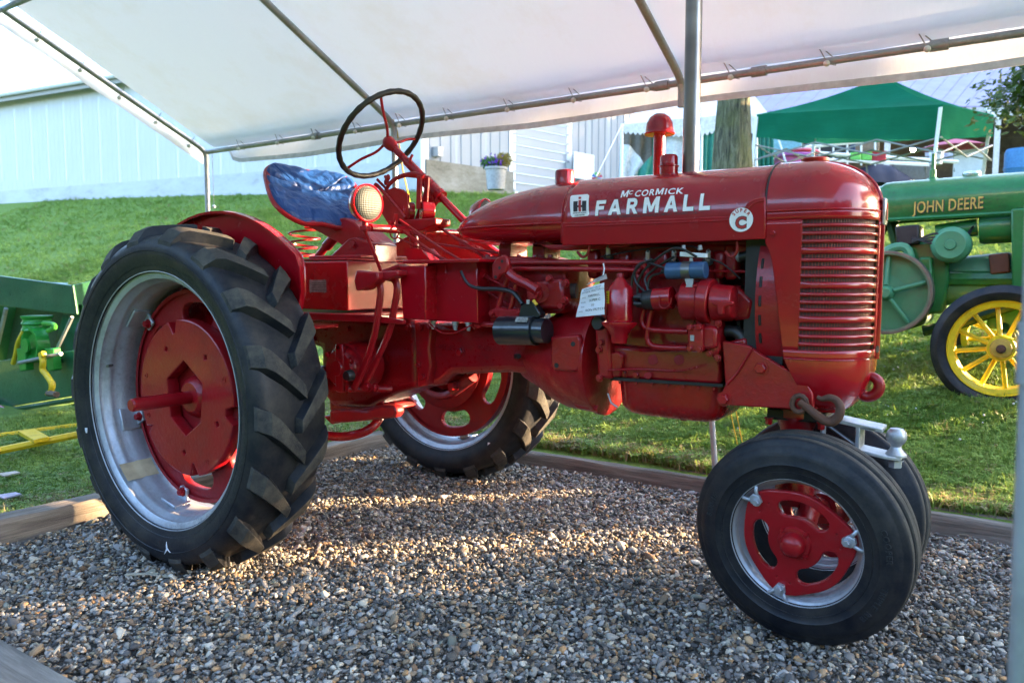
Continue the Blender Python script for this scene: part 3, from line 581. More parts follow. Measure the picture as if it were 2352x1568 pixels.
MB().grid(cg2, 24, 8).build('drawn_curtain', tg, te, smooth=60)
cloth(((1614,300),(1650,300)), ((1612,440),(1650,440)), dd=-.1).build('green_panel', tg, te, smooth=60)
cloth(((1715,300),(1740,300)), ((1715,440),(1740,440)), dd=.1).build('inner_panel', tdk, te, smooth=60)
cloth(((1738,298),(1776,300)), ((1738,440),(1778,440)), dd=-.1, fq=12).build('green_panel', tg, te, smooth=60)
def scal(x0, x1, yt0, yt1, yb0, yb1, dd, nm):
    def f(u, v):
        sc_ = abs(math.sin(u*(x1-x0)/11*PI/1.0))*7; x = x0+(x1-x0)*u; a = yt0+(yt1-yt0)*u; b = yb0+(yb1-yb0)*u+sc_*1.0-4
        return Pd(x, a+(b-a)*v, dd)
    MB().grid(f, 120, 3).build(nm, tw, te, smooth=60)
scal(1432,1610,288,270,305,316,-.15,'scalloped_valance'); scal(1608,1660,272,262,312,298,-.18,'scalloped_valance'); scal(1716,1780,262,285,308,312,-.15,'scalloped_valance')
m = MB(); m.prism([Pd(1430,290), Pd(1612,272,-.1), Pd(1782,288), Pd(1700,180,2), Pd(1530,190,2)], (0,0,.03)); m.build('tent_roof', tw, te)
for x in (1429, 1612, 1738): MB().cyl(Pd(x,285,-.12), Pd(x-2,470,-.12), .03, n=8).build('tent_pole', white, te)
MB().tube([Pd(1428,288,-.2), Pd(1370,405,-1.8)], .008, 5).build('guy_line', white, te); MB().tube([Pd(1780,295,-.2), Pd(1806,375,-1)], .02, 5).build('guy_line', white, te)
# ------------------------------------------------------------------ green pop-up canopy
D = 13.2
pg = plain('popup_green_fabric', (.006,.105,.062), .55); t = NT('popup_fabric'); t.set(base=t.mix(t.g(t.noise(3,4),0,1), (.011,.15,.095), (.009,.12,.075)), rough=.95, spec=.03, normal=t.bump(t.noise(4,4,.6,t.co(scale=(1,1,5))), .4, .03)); tt = t.n('BsdfTranslucent'); tt.inputs[0].default_value = (.05,.40,.22,1); mx = t.n('MixShader'); mx.inputs[0].default_value = .3; t.l(t.b.outputs[0], mx.inputs[1]); t.l(tt.outputs[0], mx.inputs[2]); t.l(mx.outputs[0], t.o.inputs[0]); pg = t.m
A0 = Pd(1738,263,.9); B0 = Pd(2165,240,0); C1 = Pd(2283,264,.9); D1 = A0+(C1-B0); pk = P(2030,175,d=14.6)
hA, hB, hC = .44, .62, .45
pp_ = empty('green_popup_canopy', (B0.x, B0.y, B0.z-2.1)); tag(pp_, 'green pop-up canopy with white folding frame beyond the green tractor', 'canopy')
for a, b, nm in ((A0,B0,'roof_panel'),(B0,C1,'roof_panel'),(C1,D1,'roof_panel'),(D1,A0,'roof_panel')):
    def f(u, v, a=a, b=b):
        q = a.lerp(b, u).lerp(pk, v); return q+Vector((0,0,-.22*math.sin(PI*v)*(.35+.65*math.sin(PI*u))))
    MB().grid(f, 20, 14).build(nm, pg, pp_, smooth=60)
for a, b, h0, h1 in ((A0,B0,.42,.60),(B0,C1,.60,.36),(C1,D1,.4,.4),(D1,A0,.4,.4)):
    def f(u, v, a=a, b=b, h0=h0, h1=h1):
        q = a.lerp(b, u); return q+Vector((0,0,-(h0+(h1-h0)*u)*v))+FW*.02*math.sin(u*17+v*4)*v
    MB().grid(f, 30, 6).build('valance_panel', pg, pp_, smooth=60)
def leg(q, z1=1.0):
    m = MB(); b = Vector((q.x, q.y, lawn_z(q.x, q.y)-.05)); c_ = q+Vector((0,0,-.05)); m.prism([c_+Vector((a,b_,0)) for a, b_ in ((-.028,-.028),(.028,-.028),(.028,.028),(-.028,.028))], b-c_+Vector((-.12,0,0))); return m
for q in (A0, B0+RT*-.03, C1+RT*-.06, D1+RT*.0): leg(q).build('leg', white, pp_)
for a, b in ((A0,B0),(B0,C1),(D1,C1),(A0,D1)):
    n_ = 3 if (b-a).length > 2 else 2
    for i in range(n_):
        p0, p1 = a.lerp(b, i/n_), a.lerp(b, (i+1)/n_); dn = Vector((0,0,-.55)); up_ = Vector((0,0,-.82))
        o = MB().cyl(p0+up_, p1+dn, .016, n=6).build('truss_bar', galv, pp_); MB().cyl(p0+dn, p1+up_, .016, n=6).build('truss_bar', galv, pp_)
# ------------------------------------------------------------------ far barn and market things
D = 26.0
br = empty('open_barn', Pd(2150, 400)); br.location.z -= 1; tag(br, 'open-fronted barn with lilac metal roof behind the green pop-up canopy', 'barn')
rf = plain('lilac_metal_roof', (.27,.23,.38), .45, .2, .2, 1.5); brn = plain('barn_board', (.16,.135,.11), .8, 0, .5, 2)
p0, p1, p2, p3 = Pd(1700,262), Pd(2600,238), Pd(2700,60,9), Pd(1900,80,9)
nseg = 26
for i in range(nseg):
    a, b = p0.lerp(p1, i/nseg), p0.lerp(p1, (i+1)/nseg); c, d_ = p3.lerp(p2, i/nseg), p3.lerp(p2, (i+1)/nseg)
    MB().prism([a, b.lerp(a,.02), d_.lerp(c,.02), c], (0,0,.06)).tube([a+Vector((0,0,.065)), c+Vector((0,0,.065))], .016, 5).build('roof_sheet', rf, br)
MB().prism([p0, p1, p1+Vector((0,0,-.3)), p0+Vector((0,0,-.3))], FW*.1).build('fascia', plain('pale_trim', (.45,.44,.44), .6), br)
bk = 6
for k in range(9):
    z_ = k*.62
    MB().prism([Pd(1600,455,bk)+Vector((0,0,z_)), Pd(2800,455,bk)+Vector((0,0,z_)), Pd(2800,455,bk)+Vector((0,0,z_+.6)), Pd(1600,455,bk)+Vector((0,0,z_+.6))], FW*.1).build('back_board', brn, br)
MB().prism([Pd(1600,465), Pd(2800,465), Pd(2800,465,7), Pd(1600,465,7)], (0,0,.05)).build('barn_floor', conc, br)
for x in range(1760, 2700, 62): MB().tube([Pd(x,252,.3), Pd(x+40,300,4), Pd(x+60,290,6)], .06, 5).build('rafter', brn, br)
for x in (1798, 1928, 2042, 2294, 2470): MB().prism([Pd(x-7,250), Pd(x+7,250), Pd(x+7,250,.4), Pd(x-7,250,.4)], (0,0,-3.4)).build('post', plain('barn_post', (.55,.54,.55), .6), br)
MB().tube([Pd(2294,275), Pd(2262,250)], .06, 6).build('knee_brace', white, br)
for (x, y) in ((1963,352),(2097,343)):
    ln = NT('lit_bulb'); ln.set(emit=(1,.85,.55), emits=14.0); lamp = empty('hanging_lamp', Pd(x,y,3)); tag(lamp, 'glowing bulb hanging in the dark barn, ' + ('left of the two' if x < 2000 else 'right of the two'), 'lamp', 'lit bulbs in the barn'); MB().ball(Pd(x,y,3), .09, n=10).build('bulb', ln.m, lamp); MB().cyl(Pd(x,y,3), Pd(x,y,3)+Vector((0,0,1.2)), .01, n=5).build('cable', dark, lamp)
# tables, goods
D = 17.0
def mk(name, lab, cat, px, py): 
    o = empty(name, Pd(px, py)); tag(o, lab, cat); return o
tb = mk('folding_table', 'long white folding table under the green pop-up canopy', 'table', 1980, 400)
MB().prism([Pd(1850,363), Pd(2135,377), Pd(2135,374,.7), Pd(1850,361,.7)], (0,0,-.05)).build('tabletop', white, tb)
for x, y in ((1862,366),(1990,372),(2125,378)): MB().cyl(Pd(x,y,.2), Pd(x+6,y+70,.2), .02, n=6).build('leg', steel, tb)
tb2 = mk('white_rail', 'white railing running across under the pop-up canopy', 'railing', 1900, 345)
MB().tube([Pd(1848,338,2), Pd(2010,322,2)], .05, 6).tube([Pd(1846,350,2), Pd(2200,372,2)], .05, 6).build('rail_bar', white, tb2)
for i in range(6): MB().cyl(Pd(1850+i*32,337-i*3,2), Pd(1850+i*32,380,2), .025, n=6).build('baluster', white, tb2)
wm = plain('wire_mesh', (.25,.25,.27), .6, .5); cr_ = mk('wire_crate', 'grey wire crate on the barn floor behind the pop-up canopy', 'crate', 1900, 345)
m = MB()
for i in range(16): m.cyl(Pd(1846+i*7.4,340,3), Pd(1846+i*7.4,368,3), .01, n=4)
for j in range(6): m.cyl(Pd(1846,340+j*5.6,3), Pd(1957,338+j*5.6,3), .01, n=4)
m.build('wire_side', wm, cr_)
bn_ = mk('pink_bin', 'pink plastic tote with purple lid seen above the hood behind the radiator cap', 'bin', 1830, 380)
pk_ = plain('pink_plastic', (.62,.16,.55), .35); MB().prism([Pd(1800,356,-1), Pd(1866,356,-1), Pd(1860,395,-1), Pd(1806,395,-1)], FW*.6).build('tub', pk_, bn_, bev=.02); MB().prism([Pd(1795,349,-1.1), Pd(1870,349,-1.1), Pd(1868,357,-1.1), Pd(1797,357,-1.1)], FW*.7).build('lid', plain('purple_lid', (.45,.12,.5), .35), bn_, bev=.02)
rb = mk('red_kayak', 'red rounded plastic lid lying on top behind the pink tote', 'lid', 1840, 345); MB().ball(Pd(1842,352,0), .38, (1,1,.28), 20).build('shell', plain('red_plastic', (.5,.02,.03), .35), rb)
items = [('cardboard_box','brown cardboard box under the middle of the pop-up canopy',1985,330,.7,(.3,.2,.13)),('cardboard_box','tan cardboard box hanging high beside the left lamp',1860,318,.6,(.33,.25,.18)),('dark_cabinet','dark brown cabinet in the shade left of the white post',1900,330,1.1,(.03,.022,.02)),
 ('blue_barrel','blue plastic barrel at the right edge below the leafy branch',2340,392,.9,(.05,.2,.42)),('dark_tarpaulin','dark navy tarpaulin heap under the table beside the green tractor hood',2010,402,1.3,(.012,.012,.035)),('grey_block','weathered grey block beneath the table right of the tarpaulin',2095,398,.9,(.2,.18,.16)),
 ('red_box','small red box on the table below the right lamp',2018,362,.3,(.5,.03,.04)),('green_tray','lime green tray on the shelf under the left lamp',1965,360,.22,(.2,.6,.12)),('green_tray','lime green tray just right of its twin under the left lamp',1990,360,.22,(.2,.6,.12)),
 ('blue_bag','blue bag leaning on the white post under the pop-up canopy',1940,350,.5,(.03,.06,.16)),('white_bucket','white bucket standing on the table end',2150,378,.3,(.7,.7,.72)),('teal_panel','pale teal panel standing right of the striped tent',1800,330,.9,(.25,.5,.6))]
for nm, lab, x, y, s_, c_ in items:
    o = mk(nm, lab, nm.split('_')[-1], x, y); q = Pd(x, y, 3 if s_ > .4 else .3); mt = plain(nm+'_mat', c_, .6)
    if nm == 'blue_barrel': MB().lathe([(.3,0),(.34,.1),(.34,.4),(.36,.45),(.34,.5),(.34,.85),(.3,.95)], q+Vector((0,0,-.4)), (0,0,1), 20).build('drum', mt, o); continue
    if nm == 'white_bucket': MB().lathe([(.12,0),(.15,.3),(.16,.3)], q, (0,0,1), 16).build('pail', mt, o); continue
    if nm == 'dark_tarpaulin':
        MB().grid(lambda u, v: q+RT*((u-.5)*1.6)+Vector((0,0,.55*math.sin(PI*u)**.5*math.sin(PI*v)**.6-.3+.08*noise.noise(Vector((u*5,v*5,1)))))+FW*((v-.5)*1.2), 20, 14).build('tarp_sheet', mt, o, smooth=60); continue
    MB().box(q, (s_, s_*.7, s_*.75), (0,0,.2)).build('carcass', mt, o, bev=.02); MB().box(q+Vector((0,0,s_*.38)), (s_*1.04, s_*.74, s_*.05), (0,0,.2)).build('top', mt, o)
st = mk('drinks_stand', 'white and red striped stall umbrella stand beneath the barn at the right', 'stand', 2200, 380); D = 22
MB().grid(lambda u, v: Pd(2125+100*u, 335+v*50*(1-.3*math.sin(PI*u)))+FW*.1*math.sin(u*30), 30, 6).build('cloth', plain('stall_cloth', (.7,.68,.75), .7), st, smooth=60)
MB().lathe([(.0,.25),(.5,.12),(.85,0)], Pd(2192,340,-1), (0,0,1), 12, False).build('umbrella', plain('stall_red', (.5,.05,.1), .6), st); MB().cyl(Pd(2192,336,-1), Pd(2192,395,-1), .03, n=6).build('pole', dark, st)
MB().box(Pd(2225,385,-1), (.7,.5,.9)).build('bench', white, st)
# ------------------------------------------------------------------ green tractor
JG = (.012,.13,.028)
jg = paint('green_tractor_paint', JG, .36, .25, .6, .5, bscale=40, dirtc=(.03,.04,.02), fade=(.03,.16,.05)); jgp = paint('faded_green_paint', (.06,.22,.11), .5, .1, .4, .3, bscale=30, dirtc=(.15,.13,.1)); jy = paint('yellow_wheel_paint', (.68,.50,.012), .45, .2, .45, .3, dirtc=(.2,.12,.02)); jd_dark = paint('greasy_green', (.008,.05,.014), .5, .1, .8, .4)
Y = 3.42
jt = empty('green_tractor', (P(2200,912,y=Y).x, Y, .45)); tag(jt, 'green antique tractor with yellow spoked wheels standing on the lawn at the right', 'tractor')
def J(px, py, y=Y): return P(px, py, y=y)
# hood: loft along x of rounded section
xa, xb = J(2010,440,3.2).x, 3.35; zt0 = J(2060,412,Y).z-.02; zt1 = J(2352,388,Y).z-.02; zb0 = J(2015,512,3.2).z; zb1 = J(2352,488,3.2).z
def jh(u, v):
    uu = u; x = xa+(xb-xa)*uu; zt = zt0+(zt1-zt0)*(x-xa)/(J(2352,388,Y).x-xa); zb = zb0+(zb1-zb0)*(x-xa)/(J(2352,488,3.2).x-xa)
    zt = min(zt, zt1+.02); k = 1-max(0, 1-uu/.035)**2*.18; th = PI*(v*1.24-.12); zc = zb+.45*(zt-zb)
    cy, sz = math.cos(th), math.sin(th); r_ = .235*k
    return Vector((x, Y-cy*r_, zc+sz*(zt-zc)*k if sz >= 0 else zc+sz*(zc-zb)*2.4))
m = MB().grid(jh, 40, 29); n0 = len(m.v); m.add([jh(0, v/28) for v in range(29)]+[jh(1, v/28) for v in range(29)], [tuple(range(29)), tuple(29+k for k in range(29))[::-1]])
m.build('hood', jg, jt, smooth=50)
MB().tube([Vector((xa,Y-.24,zb0+.015)), Vector((xb,Y-.24,zb1+.015))], .014, 6).build('hood_trim', jg, jt)
MB().tube([jh(.0, v/28) for v in range(29)], .008, 6).build('hood_rim', jg, jt)
tm = text_mesh('JOHN DEERE', .155, .002, 'LEFT', 1.05)
xt0 = J(2098,490,3.19); xt1 = J(2258,478,3.19); wd = max(v.co.x for v in tm.vertices); kx = (xt1.x-xt0.x)/wd; hh = (J(2100,462,3.19).z-J(2100,488,3.19).z)/max(v.co.y for v in tm.vertices)
slope = (zb1-zb0)/(J(2352,488,3.2).x-xa)
gold = plain('worn_gold_letters', (.5,.33,.05), .5, 0, .5, 60); dk = plain('letter_shadow', (.01,.02,.01), .5)
for off, mt, nm in ((0,gold,'lettering'),(.006,dk,'letter_shade')):
    me = tm.copy()
    for v in me.vertices:
        x = xt0.x+v.co.x*kx+off; z = xt0.z+v.co.y*hh+slope*v.co.x*kx-off*.8; vv = 0
        zc = zb0+.45*(zt0-zb0)+slope*(x-xa); zz = (z-zc)/(zt0-zc+slope*(x-xa)+.0001)
        th = math.asin(max(-.9, min(.9, zz if zz > 0 else 0))); v.co = Vector((x, Y-math.cos(th)*.235-.006-(0 if off == 0 else -.003), z))
    link(nm, me, mt, jt, smooth=0)
m = MB().lathe([(.075,0),(.07,.015),(.04,.03),(.02,.045),(.02,.09),(.012,.10),(.012,.2)], J(2142,412)+Vector((0,0,-.03)), (0,0,1), 20); m.build('filler_neck', jg, jt)
MB().lathe([(.05,0),(.055,.015),(.05,.03),(0,.035)], J(2232,398)+Vector((0,0,-.02)), (0,0,1), 20).build('filler_cap', plain('chrome_cap', (.6,.62,.65), .25, .9), jt)
# belt pulley / flywheel, magneto cover, cylinder, air cleaner
c = J(2035,672,3.02); MB().lathe([(.0,.0),(.045,0),(.05,.03),(.24,.06),(.245,.1),(.262,.1),(.262,-.02),(.25,-.02),(.245,.04)], c, (0,1,0), 40).build('belt_pulley', jgp, jt); MB().lathe([(.246,-.018),(.262,-.022),(.272,-.02),(.272,.12),(.255,.12)], c, (0,1,0), 40, False).build('pulley_rim', plain('worn_iron_face', (.18,.15,.12), .5, .6), jt)
for k in range(5): a = k*1.257+.3; MB().tube([c+Vector((.05*math.cos(a),-.02,.05*math.sin(a))), c+Vector((.235*math.cos(a),.02,.235*math.sin(a)))], .014, 8).build('pulley_spoke', jgp, jt)
MB().lathe([(0,-.05),(.03,-.05),(.045,-.03),(.05,.0)], c, (0,1,0), 20).build('pulley_hub', jgp, jt)
c = J(2183,562,3.1); MB().lathe([(0,-.03),(.03,-.03),(.035,-.015),(.085,-.02),(.105,0),(.115,.02),(.115,.12)], c, (0,1,0), 32).build('fan_drive_cover', jgp, jt)
MB().cyl(J(2100,575,3.2), J(2352,548,3.2), .085, n=20).build('induction_pipe', jd_dark, jt) if False else None
MB().cyl(J(2150,535,3.3), J(2245,522,3.3), .055, n=16).build('intake_pipe', jg, jt); MB().lathe([(.0,0),(.09,.005),(.1,.03),(.1,.2),(.08,.27),(.03,.3)], J(2248,526,3.3), (1,0,.05), 24).build('muffler', jg, jt)
MB().lathe([(.0,0),(.15,0),(.16,.03),(.16,.45),(.13,.5),(.13,.75),(.17,.76),(.17,.9)], J(2140,650,3.45), (1,0,.1), 28).build('cylinder_casting', jgp, jt)
MB().pp([(2080,560),(2175,545),(2180,640),(2165,720),(2095,720),(2070,640)], 3.2, 3.6).build('crankcase', jg, jt, bev=.02)
MB().pp([(2110,590),(2140,590),(2145,700),(2115,705)], 3.12, 3.25).build('side_cover', jg, jt, bev=.015)
MB().pp([(2020,700),(2130,690),(2125,745),(2060,765),(2030,755)], 3.2, 3.7).build('lower_casting', jd_dark, jt, bev=.03)
MB().pp([(2055,520),(2110,515),(2112,560),(2060,565)], 3.15, 3.4).build('magneto', dark, jt, bev=.01)
m = MB()
for k in range(4): m.tube([J(2095,545+k*4,3.15), J(2150,560-k*8,3.1), J(2210,545+k*3,3.12), J(2235,520,3.25)], .007, 5, smooth=4)
m.build('ignition_wire', blackrub, jt)
MB().tube([J(2010,600,3.1), J(2050,570,3.1), J(2085,575,3.1), J(2095,640,3.1)], .03, 8, smooth=4).build('governor_casting', jgp, jt)
MB().tube([J(2035,585,3.1), J(2075,600,3.1), J(2088,670,3.1), J(2080,700,3.1)], .02, 8, smooth=4).build('control_arm', jg, jt)
m = MB(); m.pp([(2322,480),(2352,478),(2400,478),(2400,700),(2325,690)], 3.1, 3.75); m.build('radiator_side', jg, jt, bev=.01)
MB().cyl(J(2120,640,3.35), J(2345,625,3.35), .05, n=14).build('coolant_pipe', jg, jt); MB().pp([(2270,585),(2318,580),(2320,625),(2275,630)], 3.25, 3.5).build('exhaust_flange', rust, jt, bev=.01)
MB().tube([J(2120,760,3.3), J(2200,745,3.3), J(2330,700,3.3)], .035, 8).build('frame_rail', jd_dark, jt)
MB().tube([J(2180,640,3.3), J(2260,640,3.3), J(2350,640,3.3)], .05, 8).build('lower_pipe', jg, jt)
MB().tube([J(2010,560,3.6), J(2040,500,3.6), J(2060,560,3.6)], .04, 8, smooth=3).build('fender_edge', jd_dark, jt)
def jwheel(yc, face):
    c = P(2300,800,y=3.0); c = Vector((c.x, yc, c.z)); wl = MB().lathe([(.065,-.02),(.075,-.02),(.08,.0),(.08,.09),(.06,.1)], c+Vector((0,0,0)), (0,1,0), 24).build('front_wheel', jy, jt)
    MB().lathe([(.285,.0),(.29,-.01),(.29,.0),(.255,.01),(.25,.03),(.265,.07),(.25,.12),(.255,.14),(.29,.15),(.285,.14)], c+Vector((0,-.01,0)), (0,1,0), 64, False).build('rim', jy, wl, solid=.006)
    pr = [(.288,.0),(.31,-.02),(.34,-.028),(.365,-.018),(.378,.0),(.372,.012),(.384,.02),(.384,.06),(.376,.065),(.376,.075),(.384,.08),(.384,.12),(.37,.13),(.355,.155),(.32,.165),(.288,.145)]
    MB().lathe(pr, c+Vector((0,-.01,0)), (0,1,0), 72, False).build('tyre', tyre, wl)
    for k in range(12):
        a = 2*PI*k/12+.13; off = .02 if k % 2 else .075; d_ = Vector((math.cos(a),0,math.sin(a))); n_ = Vector((-math.sin(a),0,math.cos(a)))
        p0 = c+d_*.06+Vector((0,.02 if k % 2 else .07,0)); p1 = c+d_*.262+Vector((0,.055,0)); m = MB(); m.tube([p0,p1], .0135, 8, flat=.75); m.build('spoke', jy, wl)
    MB().lathe([(.0,-.055),(.02,-.055),(.025,-.045),(.055,-.04),(.062,-.02),(.062,.02)], c, (0,1,0), 24).build('hub_cap', paint('rusty_yellow', (.45,.3,.05), .5, .1, .9, .3, dirtc=(.15,.06,.03)), wl); MB().hexb(c+Vector((0,-.055,0)), (0,-1,0), .02).build('hub_nut', rust, wl)
jwheel(3.0, 1); jwheel(4.1, 1)
c = P(2300,800,y=3.0); MB().cyl((c.x,3.05,c.z), (c.x,4.1,c.z), .03, n=12).tube([(c.x,3.05,c.z),(c.x,3.4,c.z+.15),(c.x,3.8,c.z+.15),(c.x,4.1,c.z)], .035, 8).build('front_axle', jd_dark, jt)
MB().prism([(c.x-.1,3.3,c.z+.1),(c.x+.15,3.3,c.z+.1),(c.x+.2,3.3,c.z+.5),(c.x-.05,3.3,c.z+.5)], (0,.3,0)).build('front_support', jg, jt, bev=.01)
# rear wheels of the green tractor, hidden behind the red grille
for yc in (2.95, 4.05):
    c = Vector((.45, yc, 1.03)); wl = MB().lathe([(.0,0),(.1,0),(.12,.12)], c, (0,1,0), 24).build('rear_wheel', jy, jt); MB().lathe([(.42,0),(.5,-.02),(.58,0),(.6,.03),(.6,.22),(.58,.25),(.5,.27),(.42,.25)], c, (0,1,0), 60, False).build('tyre', tyre, wl); MB().lathe([(.43,0),(.40,.05),(.40,.2),(.43,.25)], c, (0,1,0), 60, False).build('rim', jy, wl)
    for k in range(12): a = k*PI/6; MB().tube([c+Vector((.08*math.cos(a),.05,.08*math.sin(a))), c+Vector((.41*math.cos(a),.1,.41*math.sin(a)))], .015, 6).build('spoke', jy, wl)
MB().bb((.2,3.3,.75), (1.7,3.7,1.35)).build('transmission', jg, jt, bev=.04)
# ------------------------------------------------------------------ green implement at the left
ig = paint('implement_green', (.02,.11,.05), .32, .4, .2, .2, bscale=30); ib = paint('bright_green_casting', (.02,.28,.035), .4, .4, .2, .3); iy = plain('yellow_casting', (.7,.5,.02), .4, 0, .2)
im = empty('farm_implement', (-3.2,.3,.05)); tag(im, 'dark green farm implement with hopper and yellow crank at the left edge', 'implement')
YI = .35
def I(px, py, y=YI): return P(px, py, y=y)
m = MB().prism([I(-120,618), I(162,655), I(172,722), I(-100,690)], (0,.03,0)); m.build('hopper_side', ig, im, bev=.004)
m = MB().prism([I(162,655), I(230,640,YI+1.2), I(225,700,YI+1.2), I(172,722)], (.03,0,0)); m.build('hopper_end', paint('sunlit_end', (.014,.075,.035), .4, .3, .2, .2), im)  # end panel in a darker green than the hopper sides
m = MB().prism([I(-60,640,YI+1.1), I(150,650,YI+1.1), I(120,700,YI+.6), I(-60,690,YI+.6)], (0,.03,0)); m.build('hopper_back', ig, im)
MB().prism([I(-120,828), I(0,828), I(186,802), I(188,905), I(0,938), I(-120,960)], (0,.04,0)).build('lower_side_board', ig, im, bev=.004)
MB().prism([I(150,700,YI+.1), I(190,700,YI+.1), I(186,812,YI+.1), I(120,812,YI+.1)], (0,.03,0)).build('end_board', ig, im)
MB().prism([I(-10,700,YI+.25), I(190,715,YI+.25), I(190,830,YI+.25), I(-10,835,YI+.25)], (0,.03,0)).build('inner_board', paint('dull_green', (.03,.07,.03), .6, .1, .4, .2), im)
MB().tube([I(-5,790,YI-.02), I(14,708,YI-.02)], .018, 6).build('corner_strut', galv, im); MB().tube([I(132,800,YI-.02), I(166,728,YI-.02)], .014, 6).build('corner_strut', galv, im)
MB().tube([I(-60,950), I(0,944), I(188,915)], .022, 6).build('sill_rail', ig, im); MB().cyl(I(-40,915,YI-.05), I(20,945,YI-.05), .018, n=8).build('red_rod', red, im)
MB().prism([I(-60,700,YI+.1), I(-5,700,YI+.1), I(-30,830,YI+.1), I(-60,830,YI+.1)], (0,.5,0)).build('diagonal_brace', ig, im)
c = I(76,792,YI-.06)
MB().lathe([(.0,.0),(.085,0),(.115,-.03),(.135,-.03),(.14,.06),(.1,.08)], c, (0,1,0), 30).build('gear_housing', ib, im); MB().lathe([(.05,-.04),(.055,-.06),(.035,-.06)], c, (0,1,0), 24).build('bearing', ib, im)
k = MB().lathe([(.1,0),(.11,.01),(.1,.03),(.1,.05),(.11,.06),(.1,.075),(.1,.095),(.11,.105),(.11,.12)], I(86,760,YI), (0,0,1), 24).build('ribbed_cap', ib, im)
for sx in (48, 112): MB().prism([I(sx-11,800,YI-.1), I(sx+9,800,YI-.1), I(sx+12,850,YI-.1), I(sx-2,853,YI-.1), I(sx-8,830,YI-.1)], (0,.06,0)).build('mounting_foot', ib, im, bev=.008)
MB().tube([I(100,742,YI-.05), I(120,744,YI-.05), I(126,752,YI-.05), I(110,760,YI-.05)], .018, 8, smooth=4).build('lug', paint('lime_casting', (.08,.4,.05), .4, .4, .1, .2), im)
MB().tube([I(58,755,YI-.08), I(42,785,YI-.08), I(36,812,YI-.08), I(30,835,YI-.08)], .018, 8, smooth=5).build('yellow_lever', iy, im); MB().tube([I(44,833,YI-.1), I(140,812,YI-.1)], .014, 8).build('cross_shaft', galv, im)
MB().tube([I(95,812,YI-.14), I(99,830,YI-.16), I(98,848,YI-.16), I(108,862,YI-.16), I(119,880,YI-.16), I(118,896,YI-.16), I(110,905,YI-.16)], .017, 8, smooth=5, flat=1.3).build('crank', iy, im); MB().tube([I(111,903,YI-.16), I(130,906,YI-.26)], .022, 8).build('crank_grip', plain('brown_wood', (.09,.05,.03), .6), im)
MB().lathe([(.0,-.01),(.022,-.01),(.026,0),(.022,.02)], I(97,814,YI-.16), (0,1,0), 14).build('crank_boss', iy, im)
for px, py in ((138,829),(52,835)): MB().hexb(I(px,py,YI-.01), (0,-1,0), .014).build('bolt', galv, im)
for px in (-110, 150): MB().prism([I(px,930,YI+.3), I(px+30,925,YI+.3), I(px+34,985,YI+.3), I(px,985,YI+.3)], (0,.06,0)).build('stand_leg', jd_dark, im)
tbm = paint('yellow_bar_paint', (.68,.47,.012), .5, .1, .5, .3, dirtc=(.15,.1,.05))
td = empty('yellow_tow_frame', (-2,-.1,.1)); tag(td, 'pair of low yellow tow bars resting above the grass behind the near rear wheel', 'tow bar')
yb = -.3
MB().tube([P(-260,1062,y=yb-.6), P(0,1000,y=yb), P(188,976,y=yb+.45), P(420,945,y=yb+1)], .02, 6).build('bar', tbm, td); MB().tube([P(-260,1100,y=yb-.9), P(0,1034,y=yb-.3), P(205,992,y=yb+.1), P(420,950,y=yb+.95)], .022, 6).build('bar', tbm, td)
MB().prism([P(42,997,y=yb), P(80,991,y=yb+.1), P(112,1010,y=yb-.1), P(78,1018,y=yb-.2)], (0,0,.02)).build('cross_plate', tbm, td)
sp = P(155,955,y=2.0); MB().grid(lambda u, v: Vector((sp.x-.5+1.1*u, 1.9+.5*v, .1+.22*math.sin(PI*u)*math.sin(PI*v)+.03*noise.noise(Vector((u*9,v*9,0))))), 16, 10).build('stone_heap', conc) ; tag(bpy.data.objects['stone_heap'], 'rough grey stone lump in the grass behind the implement', 'stone')
# ------------------------------------------------------------------ the red tractor
T = empty('farm_tractor', (0,0,0)); tag(T, 'red antique tractor with blue seat and white-lettered hood, parked on gravel under the canopy', 'tractor')
